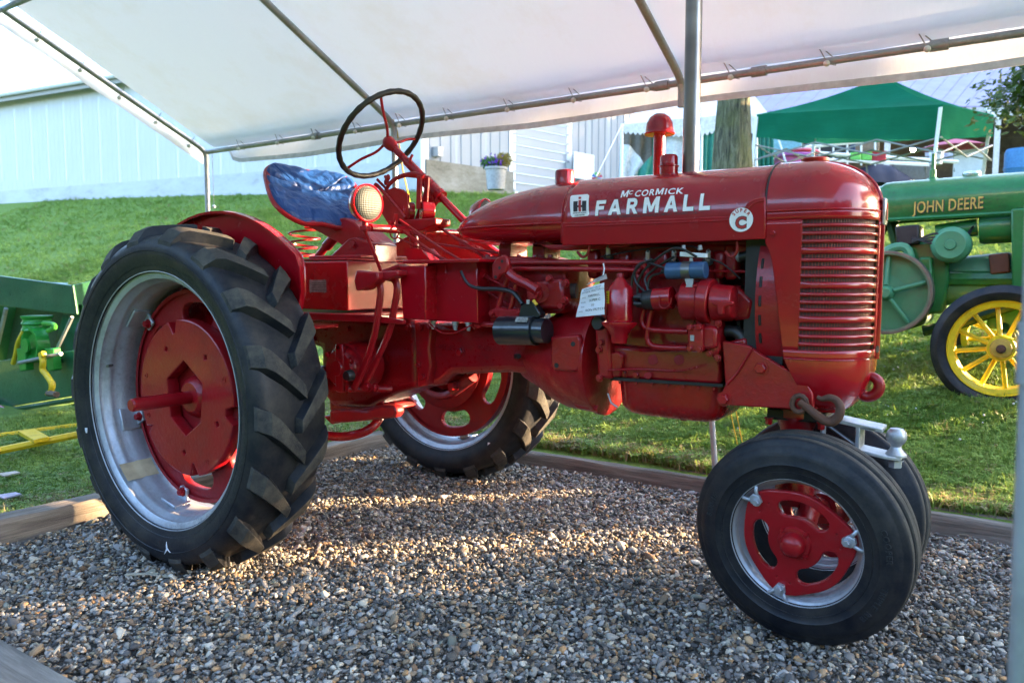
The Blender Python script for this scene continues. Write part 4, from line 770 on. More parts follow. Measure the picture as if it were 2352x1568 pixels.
# ---- rear wheels
RA = .934; HZ = .645
def rear_wheel(sg, phase=0):      # sg -1 near, +1 far; the dished face of the rim is the outer one
    o = Vector((0, sg*RA, HZ)); ax = Vector((0,-sg,0))    # ax points inboard
    root = None
    # cast disc
    zin = .172
    def mt(y): return xz(y, 0, HZ) if sg < 0 else Matrix(((1,0,0,0),(0,0,1,y),(0,1,0,HZ),(0,0,0,1)))
    loops = [circ(.405, 72)]
    for k in range(6): loops.append(arcwin(.27, .365, 60*k+8+phase, 60*k+46+phase))
    loops.append(circ(.07, 24))
    root = link('rear_wheel', shape2d(loops, .03, .006, mt(sg*(RA-zin))), redd, T, smooth=40)
    MB().lathe([(.395,zin-.025),(.41,zin-.025),(.41,zin+.03),(.395,zin+.03)], o, ax, 72, False).build('disc_rim_flange', redd, root)
    MB().lathe([(.255,zin-.035),(.27,zin-.03),(.272,zin+.0)], o, ax, 60, False).build('raised_ring', redd, root, solid=.01)
    # rim
    pr = [(.474,-.006),(.480,-.001),(.478,.006),(.462,.012),(.452,.018),(.452,.034),(.440,.046),(.438,.062),(.440,.078),(.431,.092),(.431,.158),(.440,.172),(.438,.188),(.452,.2),(.452,.232),(.462,.238),(.478,.244),(.480,.251),(.474,.256)]
    MB().lathe(pr, o, ax, 96, False).build('rim', silver, root, smooth=50, solid=.004)
    # tyre carcass
    pr = [(.470,.0),(.478,-.006),(.487,-.008),(.50,-.014),(.53,-.026),(.56,-.028),(.585,-.018),(.600,-.002),(.606,.02),(.612,.07),(.614,.125),(.612,.18),(.606,.23),(.600,.252),(.585,.268),(.56,.278),(.53,.276),(.50,.264),(.487,.258),(.478,.256),(.470,.25)]
    ty = MB().lathe(pr, o, ax, 120, False)
    nlf = len(ty.f); nl = 18; rt = .654
    for side in (0, 1):
        for k in range(nl):
            a0 = 2*PI*(k+(.5 if side else 0))/nl+.04*phase/30
            st = []
            for i in range(8):
                s = i/7; yy = .125+(-1 if side == 0 else 1)*(.155*s-.012)  # inboard coordinate
                ang = a0-.235*(1-s)**1.15
                edge = max(0, (s-.78)/.22)
                rtop = rt-.004-.010*s-.05*edge**1.5; rb = .60-.075*edge
                wdt = (.022+.019*s)/.63
                if s > .999: yy += (-.004 if side == 0 else .004)
                st.append((yy, ang, rtop, rb, wdt))
            vs = []
            def pt(r_, an, yy): return o + Vector((r_*math.cos(an), 0, r_*math.sin(an))) + ax*yy
            for yy, an, r1, r0, w_ in st:
                vs += [pt(r0, an-w_*1.45, yy), pt(r1, an-w_, yy), pt(r1+.0015, an, yy), pt(r1, an+w_, yy), pt(r0, an+w_*1.5, yy)]
            fs = [(i*5+q, i*5+q+1, (i+1)*5+q+1, (i+1)*5+q) for i in range(7) for q in range(4)]+[(0,1,2,3,4)[::-1], (35,36,37,38,39)]
            ty.add(vs, fs)
    me = bpy.data.meshes.new('tyre'); me.from_pydata(ty.v, [], ty.f); bm = bmesh.new(); bm.from_mesh(me); bmesh.ops.recalc_face_normals(bm, faces=bm.faces); bm.to_mesh(me); bm.free()
    me.materials.append(tyre); me.materials.append(tyre_worn)
    for p_ in me.polygons:
        k_ = p_.index-nlf
        if k_ >= 0 and (k_ % 30 in (28,29) or (k_ % 30) % 4 in (1,2)): p_.material_index = 1
    link('tyre', me, None, root, smooth=28, bev=.0014, seg=2)
    m = MB()
    for r_ in (.497, .548): m.lathe([(r_,0),(r_+.002,-.0025),(r_+.004,0)], o+ax*(-.012 if r_ < .5 else -.027), ax, 96, False)
    m.build('sidewall_bead', tyre, root)
    # clamps on the rim
    for k in range(6):
        a = R(17+60*k+phase*2); d_ = Vector((math.cos(a),0,math.sin(a))); n_ = Vector((-math.sin(a),0,math.cos(a)))
        c = o+ax*(zin-.02)+d_*.405
        m = MB().prism([c-n_*.03+d_*.022, c+n_*.03+d_*.022, c+n_*.022-d_*.03, c-n_*.022-d_*.03], -ax*.014); m.prism([c-n_*.045+d_*.027, c+n_*.045+d_*.027, c+n_*.045+d_*.015, c-n_*.045+d_*.015], -ax*.075)
        cl = m.build('rim_clamp', silver, root, bev=.004); MB().hexb(c-ax*.014-d_*.012, -ax, .014, .018).build('clamp_bolt', redd, cl)
    # hub and weight
    MB().lathe([(.0,zin-.05),(.03,zin-.05),(.055,zin-.05),(.075,zin-.035),(.085,zin-.01),(.14,zin+.0),(.15,zin+.05),(.09,zin+.12)], o, ax, 40).build('hub', redc, root)
    if sg < 0:
        pent = [(.0,.148),(.118,.066),(.10,-.085),(.0,-.150),(-.10,-.085),(-.118,.066)]
        loops = [[]]
        for i in range(96):
            a = 2*PI*i/96; r_ = .292
            for na, wd in ((R(103),R(3)),(R(-8),R(6)),(R(-80),R(4)),(R(-150),R(3))):
                dd = abs((a-na+PI) % (2*PI)-PI)
                if dd < wd: r_ = .245
            loops[0].append((r_*math.cos(a), r_*math.sin(a)))
        loops.append(pent)
        for k in range(5):
            a = R(50+72*k); c_ = (.212*math.cos(a), .212*math.sin(a)); s_ = .019; loops.append([(c_[0]+s_*math.cos(a+q*PI/2), c_[1]+s_*math.sin(a+q*PI/2)) for q in range(4)])
        w_ = link('wheel_weight', shape2d(loops, .05, .006, xz(-RA+zin-.045, 0, HZ)), redc, root, smooth=40)
        for a in (20, 165, 200, 300): c = o+Vector((.262*math.cos(R(a)),0,.262*math.sin(R(a)))); MB().lathe([(.011,.0),(.011,-.004),(.006,-.004),(.006,0)], c+ax*(zin-.068), ax, 12, False).build('bolt_boss', redc, w_)
        MB().lathe([(.0,-.108),(.02,-.108),(.021,-.106),(.024,-.102),(.0245,.3)], o, ax, 28).build('axle_shaft', redc, root)
        MB().bb((-.004,-RA-.09,HZ+.0235),(.004,-.84,HZ+.026)).build('key_slot', redo, root)
        MB().box((-.33,-RA+.05,HZ-.33), (.05,.075,.055), (0,R(45),0)).build('masking_tape', plain('masking_tape', (.55,.42,.25), .7), root) if False else None
        m = MB()
        def tp(u, v): a = R(226+9*u); return o+Vector((.4385*math.cos(a),0,.4385*math.sin(a)))*.985+ax*(.02+.13*v)
        me2 = MB().grid(lambda u, v: o+Vector((math.cos(R(221+11*u)),0,math.sin(R(221+11*u))))*(.4285 if .085 < .015+.135*v < .165 else .434)+ax*(.02+.13*v), 6, 10).build('masking_tape', plain('masking_tape', (.55,.42,.25), .7), root)
        tag(me2, 'strip of tan masking tape stuck inside the rim')
        valve = MB().cyl(o+Vector((-.425,0,.10))+ax*.06, o+Vector((-.405,0,.10))+ax*.03, .006, n=8).build('valve_stem', steel, root)
        m = MB().prism([o+Vector((x,0,z))-ax*.03 for x, z in ((.062,-.518),(.065,-.505),(.069,-.528),(.088,-.542),(.068,-.536),(.048,-.556),(.063,-.532))], (0,.002,0)); tag(m.build('chalk_mark', white, root), 'thin white chalk mark on the lower sidewall')
        m = MB().box(o+Vector((-.49,0,-.16))-ax*.02, (.012,.004,.02)); m.build('white_sticker', white, root)
    else:
        MB().lathe([(.23,zin+.06),(.24,zin+.04),(.25,zin+.06),(.2,zin+.08),(.19,zin+.1),(.16,zin+.1)], o, ax, 60, False).build('inner_ribs', redd, root, solid=.006)
        MB().lathe([(.0,-.02),(.025,-.02),(.025,.3)], o, ax, 24).build('axle_shaft', redc, root); MB().box((.34,RA-.272,HZ-.40), (.016,.004,.016)).build('white_sticker', white, root)
    MB().lathe([(.05,.20),(.052,.26),(.06,.45),(.075,.62)], o, ax, 28).build('axle_housing', redo, root)
    return root
rear_wheel(-1, 0); rear_wheel(1, 12)
# ---- front wheels
FXX, FY, FR, CB, ST = 2.0905, .2323, .33, .093, -.082
def front_wheel(sg):
    e1 = Vector((math.cos(ST), math.sin(ST), 0)); n0 = Vector((math.sin(ST), -math.cos(ST), 0))*(1 if sg < 0 else -1)  # outward
    e2 = (Vector((0,0,1))*math.cos(CB)+n0*math.sin(CB)); n = e1.cross(e2); n = n if n.dot(n0) > 0 else -n
    o = Vector((FXX, sg*FY, FR))
    ax = -n
    mtx = Matrix((e1, e2, n)).transposed().to_4x4()
    if mtx.determinant() < 0: mtx = Matrix((-e1, e2, n)).transposed().to_4x4()
    def mt(d): m = mtx.copy(); m.translation = o+ax*d; return m
    loops = [[]]
    for i in range(90):
        a = 2*PI*i/90; dd = min(abs((a-R(q)+PI) % (2*PI)-PI) for q in (135, 15, 255)); r_ = .150+.022*max(0, math.cos(dd*1.5))**6*1.0
        loops[0].append((r_*math.cos(a), r_*math.sin(a)))
    for q in (75, 195, 315): loops.append(arcwin(.076, .131, q-45, q+45, 14))
    for q in (135, 15, 255):
        for k, rr in ((-9,.13),(9,.13)): loops.append(circ(.0055, 8, rr*math.cos(R(q+k)), rr*math.sin(R(q+k))))
    root = link('front_wheel', shape2d(loops, .018, .004, mt(.012)), redc, T, smooth=40)
    pr = [(.193,-.004),(.1975,.0),(.196,.006),(.188,.010),(.183,.018),(.183,.030),(.172,.038),(.168,.05),(.168,.075),(.172,.087),(.183,.095),(.183,.107),(.188,.115),(.196,.119),(.1975,.125),(.193,.129)]
    MB().lathe(pr, o, ax, 72, False).build('rim', silver, root, smooth=50, solid=.003)
    pr = [(.190,.002),(.196,-.006),(.205,-.008),(.222,-.011),(.24,-.014),(.243,-.0165),(.246,-.015),(.268,-.013),(.288,-.007),(.300,.001),(.304,.004),(.316,.006),(.3245,.012),(.3265,.018),(.3265,.028),(.3245,.034),(.314,.037),(.312,.044),(.325,.047),(.3295,.050),(.3295,.075),(.325,.078),(.312,.081),(.314,.088),(.3245,.091),(.3265,.097),(.3265,.107),(.3245,.113),(.316,.119),(.300,.124),(.288,.132),(.268,.138),(.24,.139),(.222,.136),(.205,.133),(.196,.131),(.190,.123)]
    pr = [(r_ if r_ < .205 else .205+(r_-.205)*.91, h_) for r_, h_ in pr]
    ty = MB().lathe(pr, o, ax, 128, False).build('tyre', tyre, root, smooth=38); ty.data.materials.append(tyre_worn)
    for p_ in ty.data.polygons:
        if all(((ty.data.vertices[i].co-o)-n*(ty.data.vertices[i].co-o).dot(n)).length > .3125 for i in p_.vertices): p_.material_index = 1
    m = MB().lathe([(.2165,0),(.2185,-.0025),(.2205,0)], o+ax*-.0095, ax, 96, False); m.build('sidewall_bead', tyre, root)
    if sg < 0:
        for txt, a0, r_ in (('TRIPLE  RIB', -15, .254), ('COOPER', 22, .254), ('5.00-15', 172, .254)):
            tm = text_mesh(txt, .022, .0006, 'LEFT', 1.15, .0015)
            for v in tm.vertices:
                a = R(a0)-v.co.x/r_; rr = r_+v.co.y; v.co = o+e1*(rr*math.cos(a))+e2*(rr*math.sin(a))+n*(.0125+.0012+v.co.z)
            link('sidewall_lettering', tm, plain('moulded_rubber_letters', (.04,.04,.042), .6), ty, smooth=0) if False else link('sidewall_lettering', tm, plain('moulded_rubber_letters', (.016,.017,.02), .6), root, smooth=0)
    for q in (135, 15, 255):
        a = R(q); d_ = e1*math.cos(a)+e2*math.sin(a); t_ = -e1*math.sin(a)+e2*math.cos(a); c = o+d_*.158+ax*.004
        m = MB().prism([c-t_*.018+d_*.004, c-t_*.010-d_*.016, c+t_*.010-d_*.016, c+t_*.018+d_*.004, c+t_*.008+d_*.02, c-t_*.008+d_*.02], n*.014)
        m.tube([c+n*.006-t_*.012+d_*.008, c+n*.010-t_*.022+d_*.022, c+n*.004-t_*.03+d_*.030], .006, 8).tube([c+n*.006+t_*.012+d_*.008, c+n*.010+t_*.022+d_*.022, c+n*.004+t_*.03+d_*.030], .006, 8)
        cl = m.build('rim_clamp', silver, root, bev=.003); MB().hexb(c+n*.014-d_*.004, n, .010, .012).build('clamp_bolt', silver, cl)
    MB().lathe([(.0,-.046),(.018,-.044),(.030,-.034),(.035,-.020),(.036,-.006),(.046,-.004),(.050,.004),(.062,.010),(.066,.02),(.05,.09)], o, ax, 32).build('hub_cap', redc, root)
    for k in range(4): a = R(45+90*k); MB().hexb(o+e1*.047*math.cos(a)+e2*.047*math.sin(a)+n*.002, n, .006, .008).build('hub_bolt', redc, root)
    m = MB()
    return o, ax
oN, axN = front_wheel(-1); oF, axF = front_wheel(1)
# pedestal, axle
MB().cyl(oN+axN*.07, Vector((FXX-.01,0,FR+.055)), .028, .036).cyl(oF+axF*.07, Vector((FXX-.01,0,FR+.055)), .028, .036).build('front_axle', redo, T)
MB().lathe([(.055,0),(.06,.04),(.058,.08),(.05,.12),(.05,.24),(.062,.27),(.075,.285),(.075,.31)], (2.03,0,.385), (.0,0,1), 28).build('steering_pedestal', redo, T)
MB().prism([(1.955,-.075,.66),(1.955,.075,.66),(2.13,.06,.66),(2.13,-.06,.66)], (0,0,.035)).build('pedestal_flange', dark, T, bev=.006)
MB().prism([(1.945,-.085,.697),(1.945,.085,.697),(2.16,.075,.697),(2.16,-.075,.697)], (0,0,.05)).build('bolster_plate', redo, T, bev=.008)
for x, y in ((1.965,-.08),(2.12,-.07)): MB().hexb((x,y,.665), (0,0,-1), .011, .02).build('flange_bolt', redo, T)
# ---- front bolster side brackets
def F(px, py, y): return P(px, py, y=y)
pb = [(1658,786),(1664,783),(1700,790),(1722,795),(1745,812),(1810,850),(1850,872),(1866,905),(1868,936),(1852,941),(1655,930),(1651,917),(1655,905),(1666,884)]
for sg in (-1, 1):
    poly = [F(a, b, -.185) for a, b in pb]; poly = [Vector((p.x, sg*.185, p.z)) for p in poly]
    br2 = MB().prism(poly, (0,-sg*.022,0)).build('bolster_bracket', redc, T, bev=.004)
    for a, b, r_ in ((1748,845,.017),(1663,916,.017),(1837,930,.018)):
        p = F(a, b, -.185); MB().hexb((p.x, sg*.186, p.z), (0,sg,0), r_, .016).build('bracket_bolt', redc, br2)
    q = [F(a, b, -.19) for a, b in ((1660,786),(1728,800),(1692,858),(1668,884),(1657,900))]; q = [Vector((p.x, sg*.188, p.z)) for p in q]
    MB().tube([q[1], q[2], q[3]], .004, 6).build('bracket_rib', redc, br2)
MB().pp([(1650,790),(1712,775),(1716,800),(1660,812)], -.165, .165).build('bolster_crosspiece', redo, T, bev=.008)
MB().prism([F(1800,862,-.12), F(1850,868,-.12), F(1882,930,-.12), F(1870,945,-.12), F(1790,938,-.12)], (0,.24,0)).build('front_bolster', redc, T, bev=.01)
m = MB().pp([(1845,858),(1862,862),(1868,900),(1850,890)], -.15, -.12); m.build('bolster_lug', redc, T, bev=.004)
# chain hook (rusty) and tow hook (red)
hk = [F(a, b, -.215) for a, b in ((1836,922),(1850,932),(1872,950),(1893,965),(1912,968),(1926,955),(1930,936),(1922,920),(1905,913),(1888,916),(1877,911))]
h = MB().tube(hk, lambda t: .0105+.003*math.sin(min(1,t*1.3)*PI)-.007*max(0,t-.8)*5*.8, 12, smooth=5, flat=1.15).build('chain_hook', rust, T)
MB().tube([F(1836+17*math.cos(a), 927+19*math.sin(a), -.213) for a in [k*PI/6 for k in range(12)]], .008, 8, closed=True).build('hook_eye', rust, h)
hk = [F(a, b, -.0) for a, b in ((1955,888),(1973,898),(1990,908),(2008,906),(2021,892),(2020,874),(2008,864),(2000,862))]
hk = [Vector((p.x, -.02, p.z)) for p in hk]
MB().tube(hk, lambda t: .0165-.005*max(0,t-.7)*3, 12, smooth=5).build('tow_hook', redc, T)
# silver hitch
sv = paint('silver_hitch_paint', (.5,.51,.53), .38, 0, .4, .5, metal=.6, bscale=40)
hz = .672
h0 = MB().prism([(2.10,-.045,hz+.012),(2.10,.045,hz+.012),(2.285,.045,hz-.012),(2.285,-.045,hz-.012)], (0,0,-.012)).build('hitch_plate', sv, T, bev=.002)
MB().prism([(2.225,-.045,hz-.012),(2.265,-.045,hz-.015),(2.265,.045,hz-.015),(2.225,.045,hz-.012)], (0,0,-.006)).build('weld_plate', sv, h0)
MB().prism([(2.212,-.045,hz-.012),(2.224,-.045,hz-.012),(2.224,.045,hz-.012),(2.212,.045,hz-.012)], (0,0,-.072)).build('web_plate', sv, h0, bev=.002)
MB().prism([(2.212,-.045,hz-.08),(2.212,.045,hz-.08),(2.30,.045,hz-.092),(2.335,.022,hz-.096),(2.335,-.022,hz-.096),(2.30,-.045,hz-.092)], (0,0,-.010)).build('lower_plate', sv, h0, bev=.002)
c = Vector((2.318,0,hz-.096)); MB().lathe([(.030,0),(.030,.006),(.017,.020),(.014,.028),(.0165,.034),(.024,.042),(.0285,.053),(.029,.062),(.026,.073),(.018,.082),(.0,.086)], c, (0,0,1), 32).build('tow_ball', sv, h0)
MB().lathe([(.022,-.011),(.022,-.014),(.0,-.014)], c, (0,0,1), 20, False).lathe([(.019,-.014),(.019,-.034),(.0,-.034)], c, (0,0,1), 6, False).build('ball_nut', sv, h0)
MB().tube([(2.11,-.02,hz-.01),(2.21,-.02,hz-.075)], .006, 8).build('brace_rod', steel, h0); MB().cyl((2.12,-.045,hz-.01),(2.12,-.045,hz-.045),.008,n=8).build('hitch_bolt', sv, h0)
# ---- engine castings
xr = lambda a, b, y: F(a, b, y).x
MB().pp([(1403,868),(1655,884),(1655,760),(1650,590),(1735,575),(1735,560),(1372,560),(1372,600),(1380,740),(1388,760)], -.115, .13).build('engine_block', redo, T, bev=.012)
MB().pp([(1392,790),(1480,800),(1655,800),(1655,884),(1405,868)], -.150, .0).build('crankcase', redo, T, bev=.012)
MB().pp([(1480,700),(1600,700),(1655,740),(1655,800),(1480,795)], -.122, .0).build('side_cover', redo, T, bev=.01)
MB().pp([(1402,866),(1660,882),(1660,889),(1402,873)], -.158, .13).build('pan_gasket', dark, T)
def pan(u, v):   # lofted sump
    pts_top = ((1408,873),(1656,888)); z = F(*pts_top[0], -.15).z; z1 = F(*pts_top[1], -.15).z; xa_, xb_ = F(*pts_top[0], -.15).x, F(*pts_top[1], -.15).x
    a = 2*PI*u; c_, s_ = math.cos(a), math.sin(a); e = .35; cx = (abs(c_)**e)*(1 if c_ > 0 else -1); cy = (abs(s_)**e)*(1 if s_ > 0 else -1)
    k = 1 if v < .6 else max(.0, 1-((v-.6)/.4)**2.2*.35)
    if v > .98: k = 0
    x = (xa_+xb_)/2+cx*(xb_-xa_)/2*(1-.06*v)*k; y = cy*.148*(1-.10*v)*k
    zz = z+(z1-z)*(x-xa_)/(xb_-xa_); dep = .118*min(1, v/.9)-.02*0
    return Vector((x, y, zz-dep-(.012*min(v,.9)*(x-xa_)/(xb_-xa_))))
redp = paint('fresh_red_sump', (.29,.004,.006), .25, .6, .2, .1, bscale=12)
o = MB().grid(pan, 64, 16, True).build('oil_pan', redp, T, smooth=60); p = F(1571,958,-.02); MB().hexb((p.x,-.02,p.z+.005),(0,0,-1),.013,.016).build('drain_plug', redo, o)
for a, b in ((1434,857),(1462,860)): MB().hexb(F(a,b,-.151), (0,-1,0), .010, .010).build('pan_bolt', redo, T)
# cylinder head bumps and plugs
MB().bb((1.33,-.09,1.16),(1.98,.10,1.235)).build('valve_cover', redo, T, bev=.015)
for a in (1360,1432,1520,1650): MB().pp([(a-14,575),(a+14,575),(a+10,640),(a-12,640)], -.135, -.1).build('head_boss', redo, T, bev=.012)
for a, b in ((1488,590),(1548,590),(1626,590),(1397,580)):
    p = F(a,b,-.14); d_ = Vector((.25,-.6,.6)); s_ = MB().cyl(p-d_*.02, p+d_*.028, .0085, .007, 12).build('spark_plug', plain('plug_ceramic', (.6,.58,.54), .3), T); MB().hexb(p-d_*.024, d_, .013, .012).build('plug_nut', steel, s_); MB().cyl(p+d_*.028, p+d_*.036, .004, n=8).build('plug_tip', steel, s_)
# clutch housing
def lx(prof, y, z, n=48): return MB().lathe([(r, x) for x, r in prof], (0, y, z), (1,0,0), n)
lx([(1.02,.10),(1.10,.135),(1.16,.17),(1.22,.19),(1.30,.197),(1.345,.200)], 0, .806).build('clutch_housing', redc, T, smooth=60)
lx([(1.345,.205),(1.36,.205),(1.362,.195)], 0, .806).build('housing_flange', redc, T)
MB().pp([(1380,775),(1404,775),(1408,868),(1560,885),(1560,870),(1410,860)], -.19, -.12).build('flange_rib', redc, T, bev=.006) if False else None
MB().pp([(1363,735),(1398,735),(1400,800),(1404,872),(1372,868)], -.185, -.05).build('bell_ear', redc, T, bev=.012)
MB().pp([(1264,772),(1328,768),(1334,782),(1332,846),(1322,854),(1272,850),(1264,842)], -.205, -.12).build('inspection_pad', redc, T, bev=.008)
for a, b in ((1316,790),(1278,839)): MB().lathe([(.009,0),(.0,.0)], F(a,b,-.2065), (0,-1,0), 14, False).build('pad_hole', dark, T)
for a, b in ((1381,786),(1377,868),(1376,803)): MB().hexb(F(a,b,-.187), (0,-1,0), .010, .010).build('bell_bolt', redc, T)
m = MB().tube([F(1300,905,-.1), F(1330,930,-.1), F(1375,938,-.1)], .012, 8).build('inspection_lip', redc, T)
MB().tube([F(1396,903,-.12), F(1404,925,-.12), F(1418,935,-.12)], .0035, 6).build('bright_gasket_edge', galv, T)
# torque tube and transmission
MB().pp([(975,742),(1100,742),(1180,762),(1262,764),(1290,800),(1300,870),(1260,868),(1170,856),(1040,860),(1010,885),(965,890),(958,800)], -.115, .115).build('torque_tube', redo, T, bev=.03, seg=3)
MB().pp([(950,740),(977,740),(990,755),(985,800),(990,840),(980,885),(958,890)], -.15, .15).build('tube_flange', redc, T, bev=.008)
for a, b in ((966,752),(938,752),(972,865),(962,838)): MB().hexb(F(a,b,-.152), (0,-1,0), .011, .010).build('flange_bolt', redc, T)
for a, b, r_ in ((1057,808,.017),(1185,818,.011)): MB().hexb(F(a,b,-.117), (0,-1,0), r_, .012).build('tube_bolt', redo, T)
MB().cyl(F(1185,818,-.13), F(1192,818,-.15), .009, n=12).build('grease_plug', dark, T)
for s_, a, b in (('351637-R3', 988, 800), ('2-28-S', 1098, 803)):
    tm = text_mesh(s_, .026, .0005, 'LEFT', 1.1, .0012); p = F(a, b, -.116); tm.transform(Matrix.Translation((p.x, -.1165, p.z)) @ Matrix.Rotation(R(90), 4, 'X')); link('casting_number', tm, redo, T, smooth=0)
MB().pp([(700,722),(955,735),(958,890),(905,905),(860,925),(845,935),(760,935),(735,900),(735,800),(705,790)], -.135, .135).build('transmission_case', redo, T, bev=.03, seg=3)
MB().pp([(750,880),(870,900),(880,935),(755,950)], -.10, .10).build('lower_case', redo, T, bev=.02)
# brake housing
c = F(775,845,-.33); bh = MB().lathe([(.0,-.01),(.03,-.01),(.035,.0),(.07,.003),(.083,.02),(.088,.04),(.10,.045),(.10,.17)], c, (0,1,0), 36).build('brake_housing', redc, T)
for k in range(6): a = k*PI/3+.4; MB().hexb(c+Vector((.075*math.cos(a),.008,.085*math.sin(a))), (0,-1,0), .011, .012).build('housing_bolt', redc, bh)
MB().prism([c+Vector((.012+dx,-.004,dz)) for dx, dz in ((-.02,.1),(.02,.1),(.028,0),(.02,-.1),(-.02,-.1),(-.028,0))], (0,.02,0)).build('housing_rib', redc, bh, bev=.006)
MB().lathe([(.0,-.02),(.018,-.02),(.022,-.012),(.022,.01)], F(803,862,-.38), (0,1,0), 20).build('rubber_stop', blackrub, T)
for sg in (-1,1): MB().cyl((0,sg*.1,HZ),(0,sg*.7,HZ),.06,n=24).build('axle_tube', redo, T)
# pull bars and drawbar
rdl = paint('bright_red_bar', (.28,.006,.008), .4, .3, .5, .5, bscale=40)
m = MB().prism([F(a,b,-.30) for a,b in ((755,942),(800,940),(840,944),(875,930),(905,932),(912,945),(905,960),(860,964),(800,970),(757,972))], (0,.05,0)); m.build('drawbar_clevis', rdl, T, bev=.01)
MB().prism([F(a,b,-.25) for a,b in ((740,955),(905,925),(912,940),(760,975))], (0,.12,0)).build('drawbar_link', rdl, T, bev=.008)
MB().tube([F(738,998,-.28), F(790,1002,-.25), F(840,990,-.2), F(868,966,-.15), F(880,940,-.1)], .02, 10, smooth=5, flat=.5).build('swinging_drawbar', redo, T)
MB().cyl(F(1040,895,.0), F(1085,862,.0), .03, n=16).build('rocker_arm', rdl, T); MB().hexb(F(1045,885,-.03), (0,-1,0), .018, .03).build('rocker_bolt', rdl, T)
# ---- platform, battery box, fenders
MB().bb((-.30,-.33,.935),(.49,.33,.955)).build('platform', redc, T, bev=.004)
MB().pp([(700,722),(860,724),(925,735),(925,745),(860,740),(700,735)], -.33, -.31).build('platform_edge', redc, T, bev=.003)
bxm = MB().bb((-.24,-.292,.965),(.315,.25,1.168)).build('battery_box', red, T, bev=.006, seg=3)
MB().bb((-.25,-.275,1.172),(.30,.24,1.180)).build('lid', redc, bxm, bev=.003)
p = F(730,657,-.2935); MB().box(p, (.10,.002,.052)).build('data_plate', plain('worn_data_plate', (.3,.29,.28), .5, .5, .5, 60), bxm)
for a, b in ((713,643),(745,643),(713,671),(745,671)): MB().ball(F(a,b,-.295), .003, n=6).build('rivet', steel, bxm)
for i in range(5):
    p = F(716,650+i*4,-.2948); MB().bb((p.x,-.2952,p.z-.001),(p.x+.085,-.2945,p.z+.001)).build('printed_line', dark, bxm)
def fender(sg):
    y = sg*.655; pts = []
    for a in range(175, 48, -6): pts.append((.705*math.cos(R(a)), HZ+.705*math.sin(R(a))))
    pts += [(.478,1.13),(.478,1.05),(.455,.985),(.41,.93),(.3,.86),(-.3,.86),(-.55,.80)]
    f_ = MB().prism([Vector((x,y,z)) for x,z in pts], (0,sg*.004,0)).build('fender', red, T, smooth=30)
    rim_ = [Vector((x,y,z)) for x,z in pts[:-2]]
    n = len(rim_); m = MB(); vs = []
    for i, p in enumerate(rim_): 
        c_ = Vector((.05,y,.75)); d_ = (p-c_).normalized(); wdt = .034*min(1, (n-i)/7)
        vs += [p, p+d_*.006+Vector((0,sg*.25*wdt,0)), p+Vector((0,sg*wdt,0))+d_*.004, p+Vector((0,sg*wdt,0))-d_*.006]
    m.add(vs, [(i*4+k,i*4+k+1,(i+1)*4+k+1,(i+1)*4+k) for i in range(n-1) for k in range(3)]); m.build('fender_flange', red, f_, smooth=60)
    MB().tube([p+Vector((0,-sg*.001,0)) for p in rim_], .005, 8).build('fender_bead', red, f_)
    MB().prism([(-.25,sg*.33,.90),(.30,sg*.33,.90),(.35,y,.90),(-.30,y,.90)], (0,0,.012)).build('fender_bracket', redc, f_)
fender(-1); fender(1)
# boxes under the seat column
q1 = MB().pp([(917,610),(977,610),(978,735),(925,732)], -.30, -.10).build('regulator_box', red, T, bev=.004)
q2 = MB().pp([(981,606),(1095,600),(1098,742),(984,736)], -.235, -.02).build('tool_box', red, T, bev=.004)
MB().pp([(925,598),(1100,594),(1100,602),(925,606)], -.31, .15).build('box_lid', red, T, bev=.003)
MB().pp([(1020,606),(1024,606),(1024,627),(1030,630),(1014,630),(1020,626)], -.242, -.236).build('latch', red, q2, bev=.001)
for a in (995, 1046, 1076): b_ = F(a,738+(a-995)*.04,-.22); MB().hexb(b_, (0,0,-1), .011, .014).hexb(b_+Vector((0,0,-.018)), (0,0,-1), .007, .012).build('box_bolt', galv, q2)
MB().tube([F(985,740,-.24), F(1010,762,-.24), F(1045,764,-.24), F(1085,745,-.24)], .0028, 6, smooth=5).build('thin_cable', redo, T)
# seat support
ss = MB().pp([(725,506),(790,500),(812,510),(862,560),(870,600),(862,606),(838,575),(800,575),(780,560),(735,535),(640,488),(636,478),(700,492)], -.09, -.03).build('seat_support', redc, T, bev=.006)
MB().pp([(812,508),(865,556),(868,596),(842,600),(838,560),(805,520)], -.03, .09).build('support_plate', redc, ss, bev=.005)
MB().pp([(745,600),(800,548),(815,545),(860,560),(862,603),(748,606)], -.12, .02).build('seat_pedestal', redc, T, bev=.006)
MB().hexb(F(812,562,-.122), (0,-1,0), .016, .012).build('pivot_bolt', redc, T); MB().hexb(F(768,525,-.092), (0,-1,0), .010, .008).build('support_bolt', redc, T)
MB().cyl(F(722,600,-.05), F(752,562,-.05), .017, n=14).cyl(F(750,566,-.05), F(782,530,-.05), .024, n=14).build('damper', redo, T)
MB().bb((-.02,-.20,1.182),(.30,.12,1.195)).build('seat_base', redc, T, bev=.003)
m = MB(); c0 = F(693,600,-.02); c1 = F(702,520,-.02); pts = []
for i in range(110):
    t_ = i/109; a = t_*2*PI*4.4; c = c0.lerp(c1, t_**1.25); r_ = .045+.035*t_; pts.append(c+Vector((r_*math.cos(a), r_*math.sin(a), 0)))
m.tube(pts, .0052, 8); m.build('coil_spring', redc, T)
for a in (672, 690): MB().hexb(F(a,597,-.12), (0,0,1), .012, .02).build('base_bolt', redc, T)
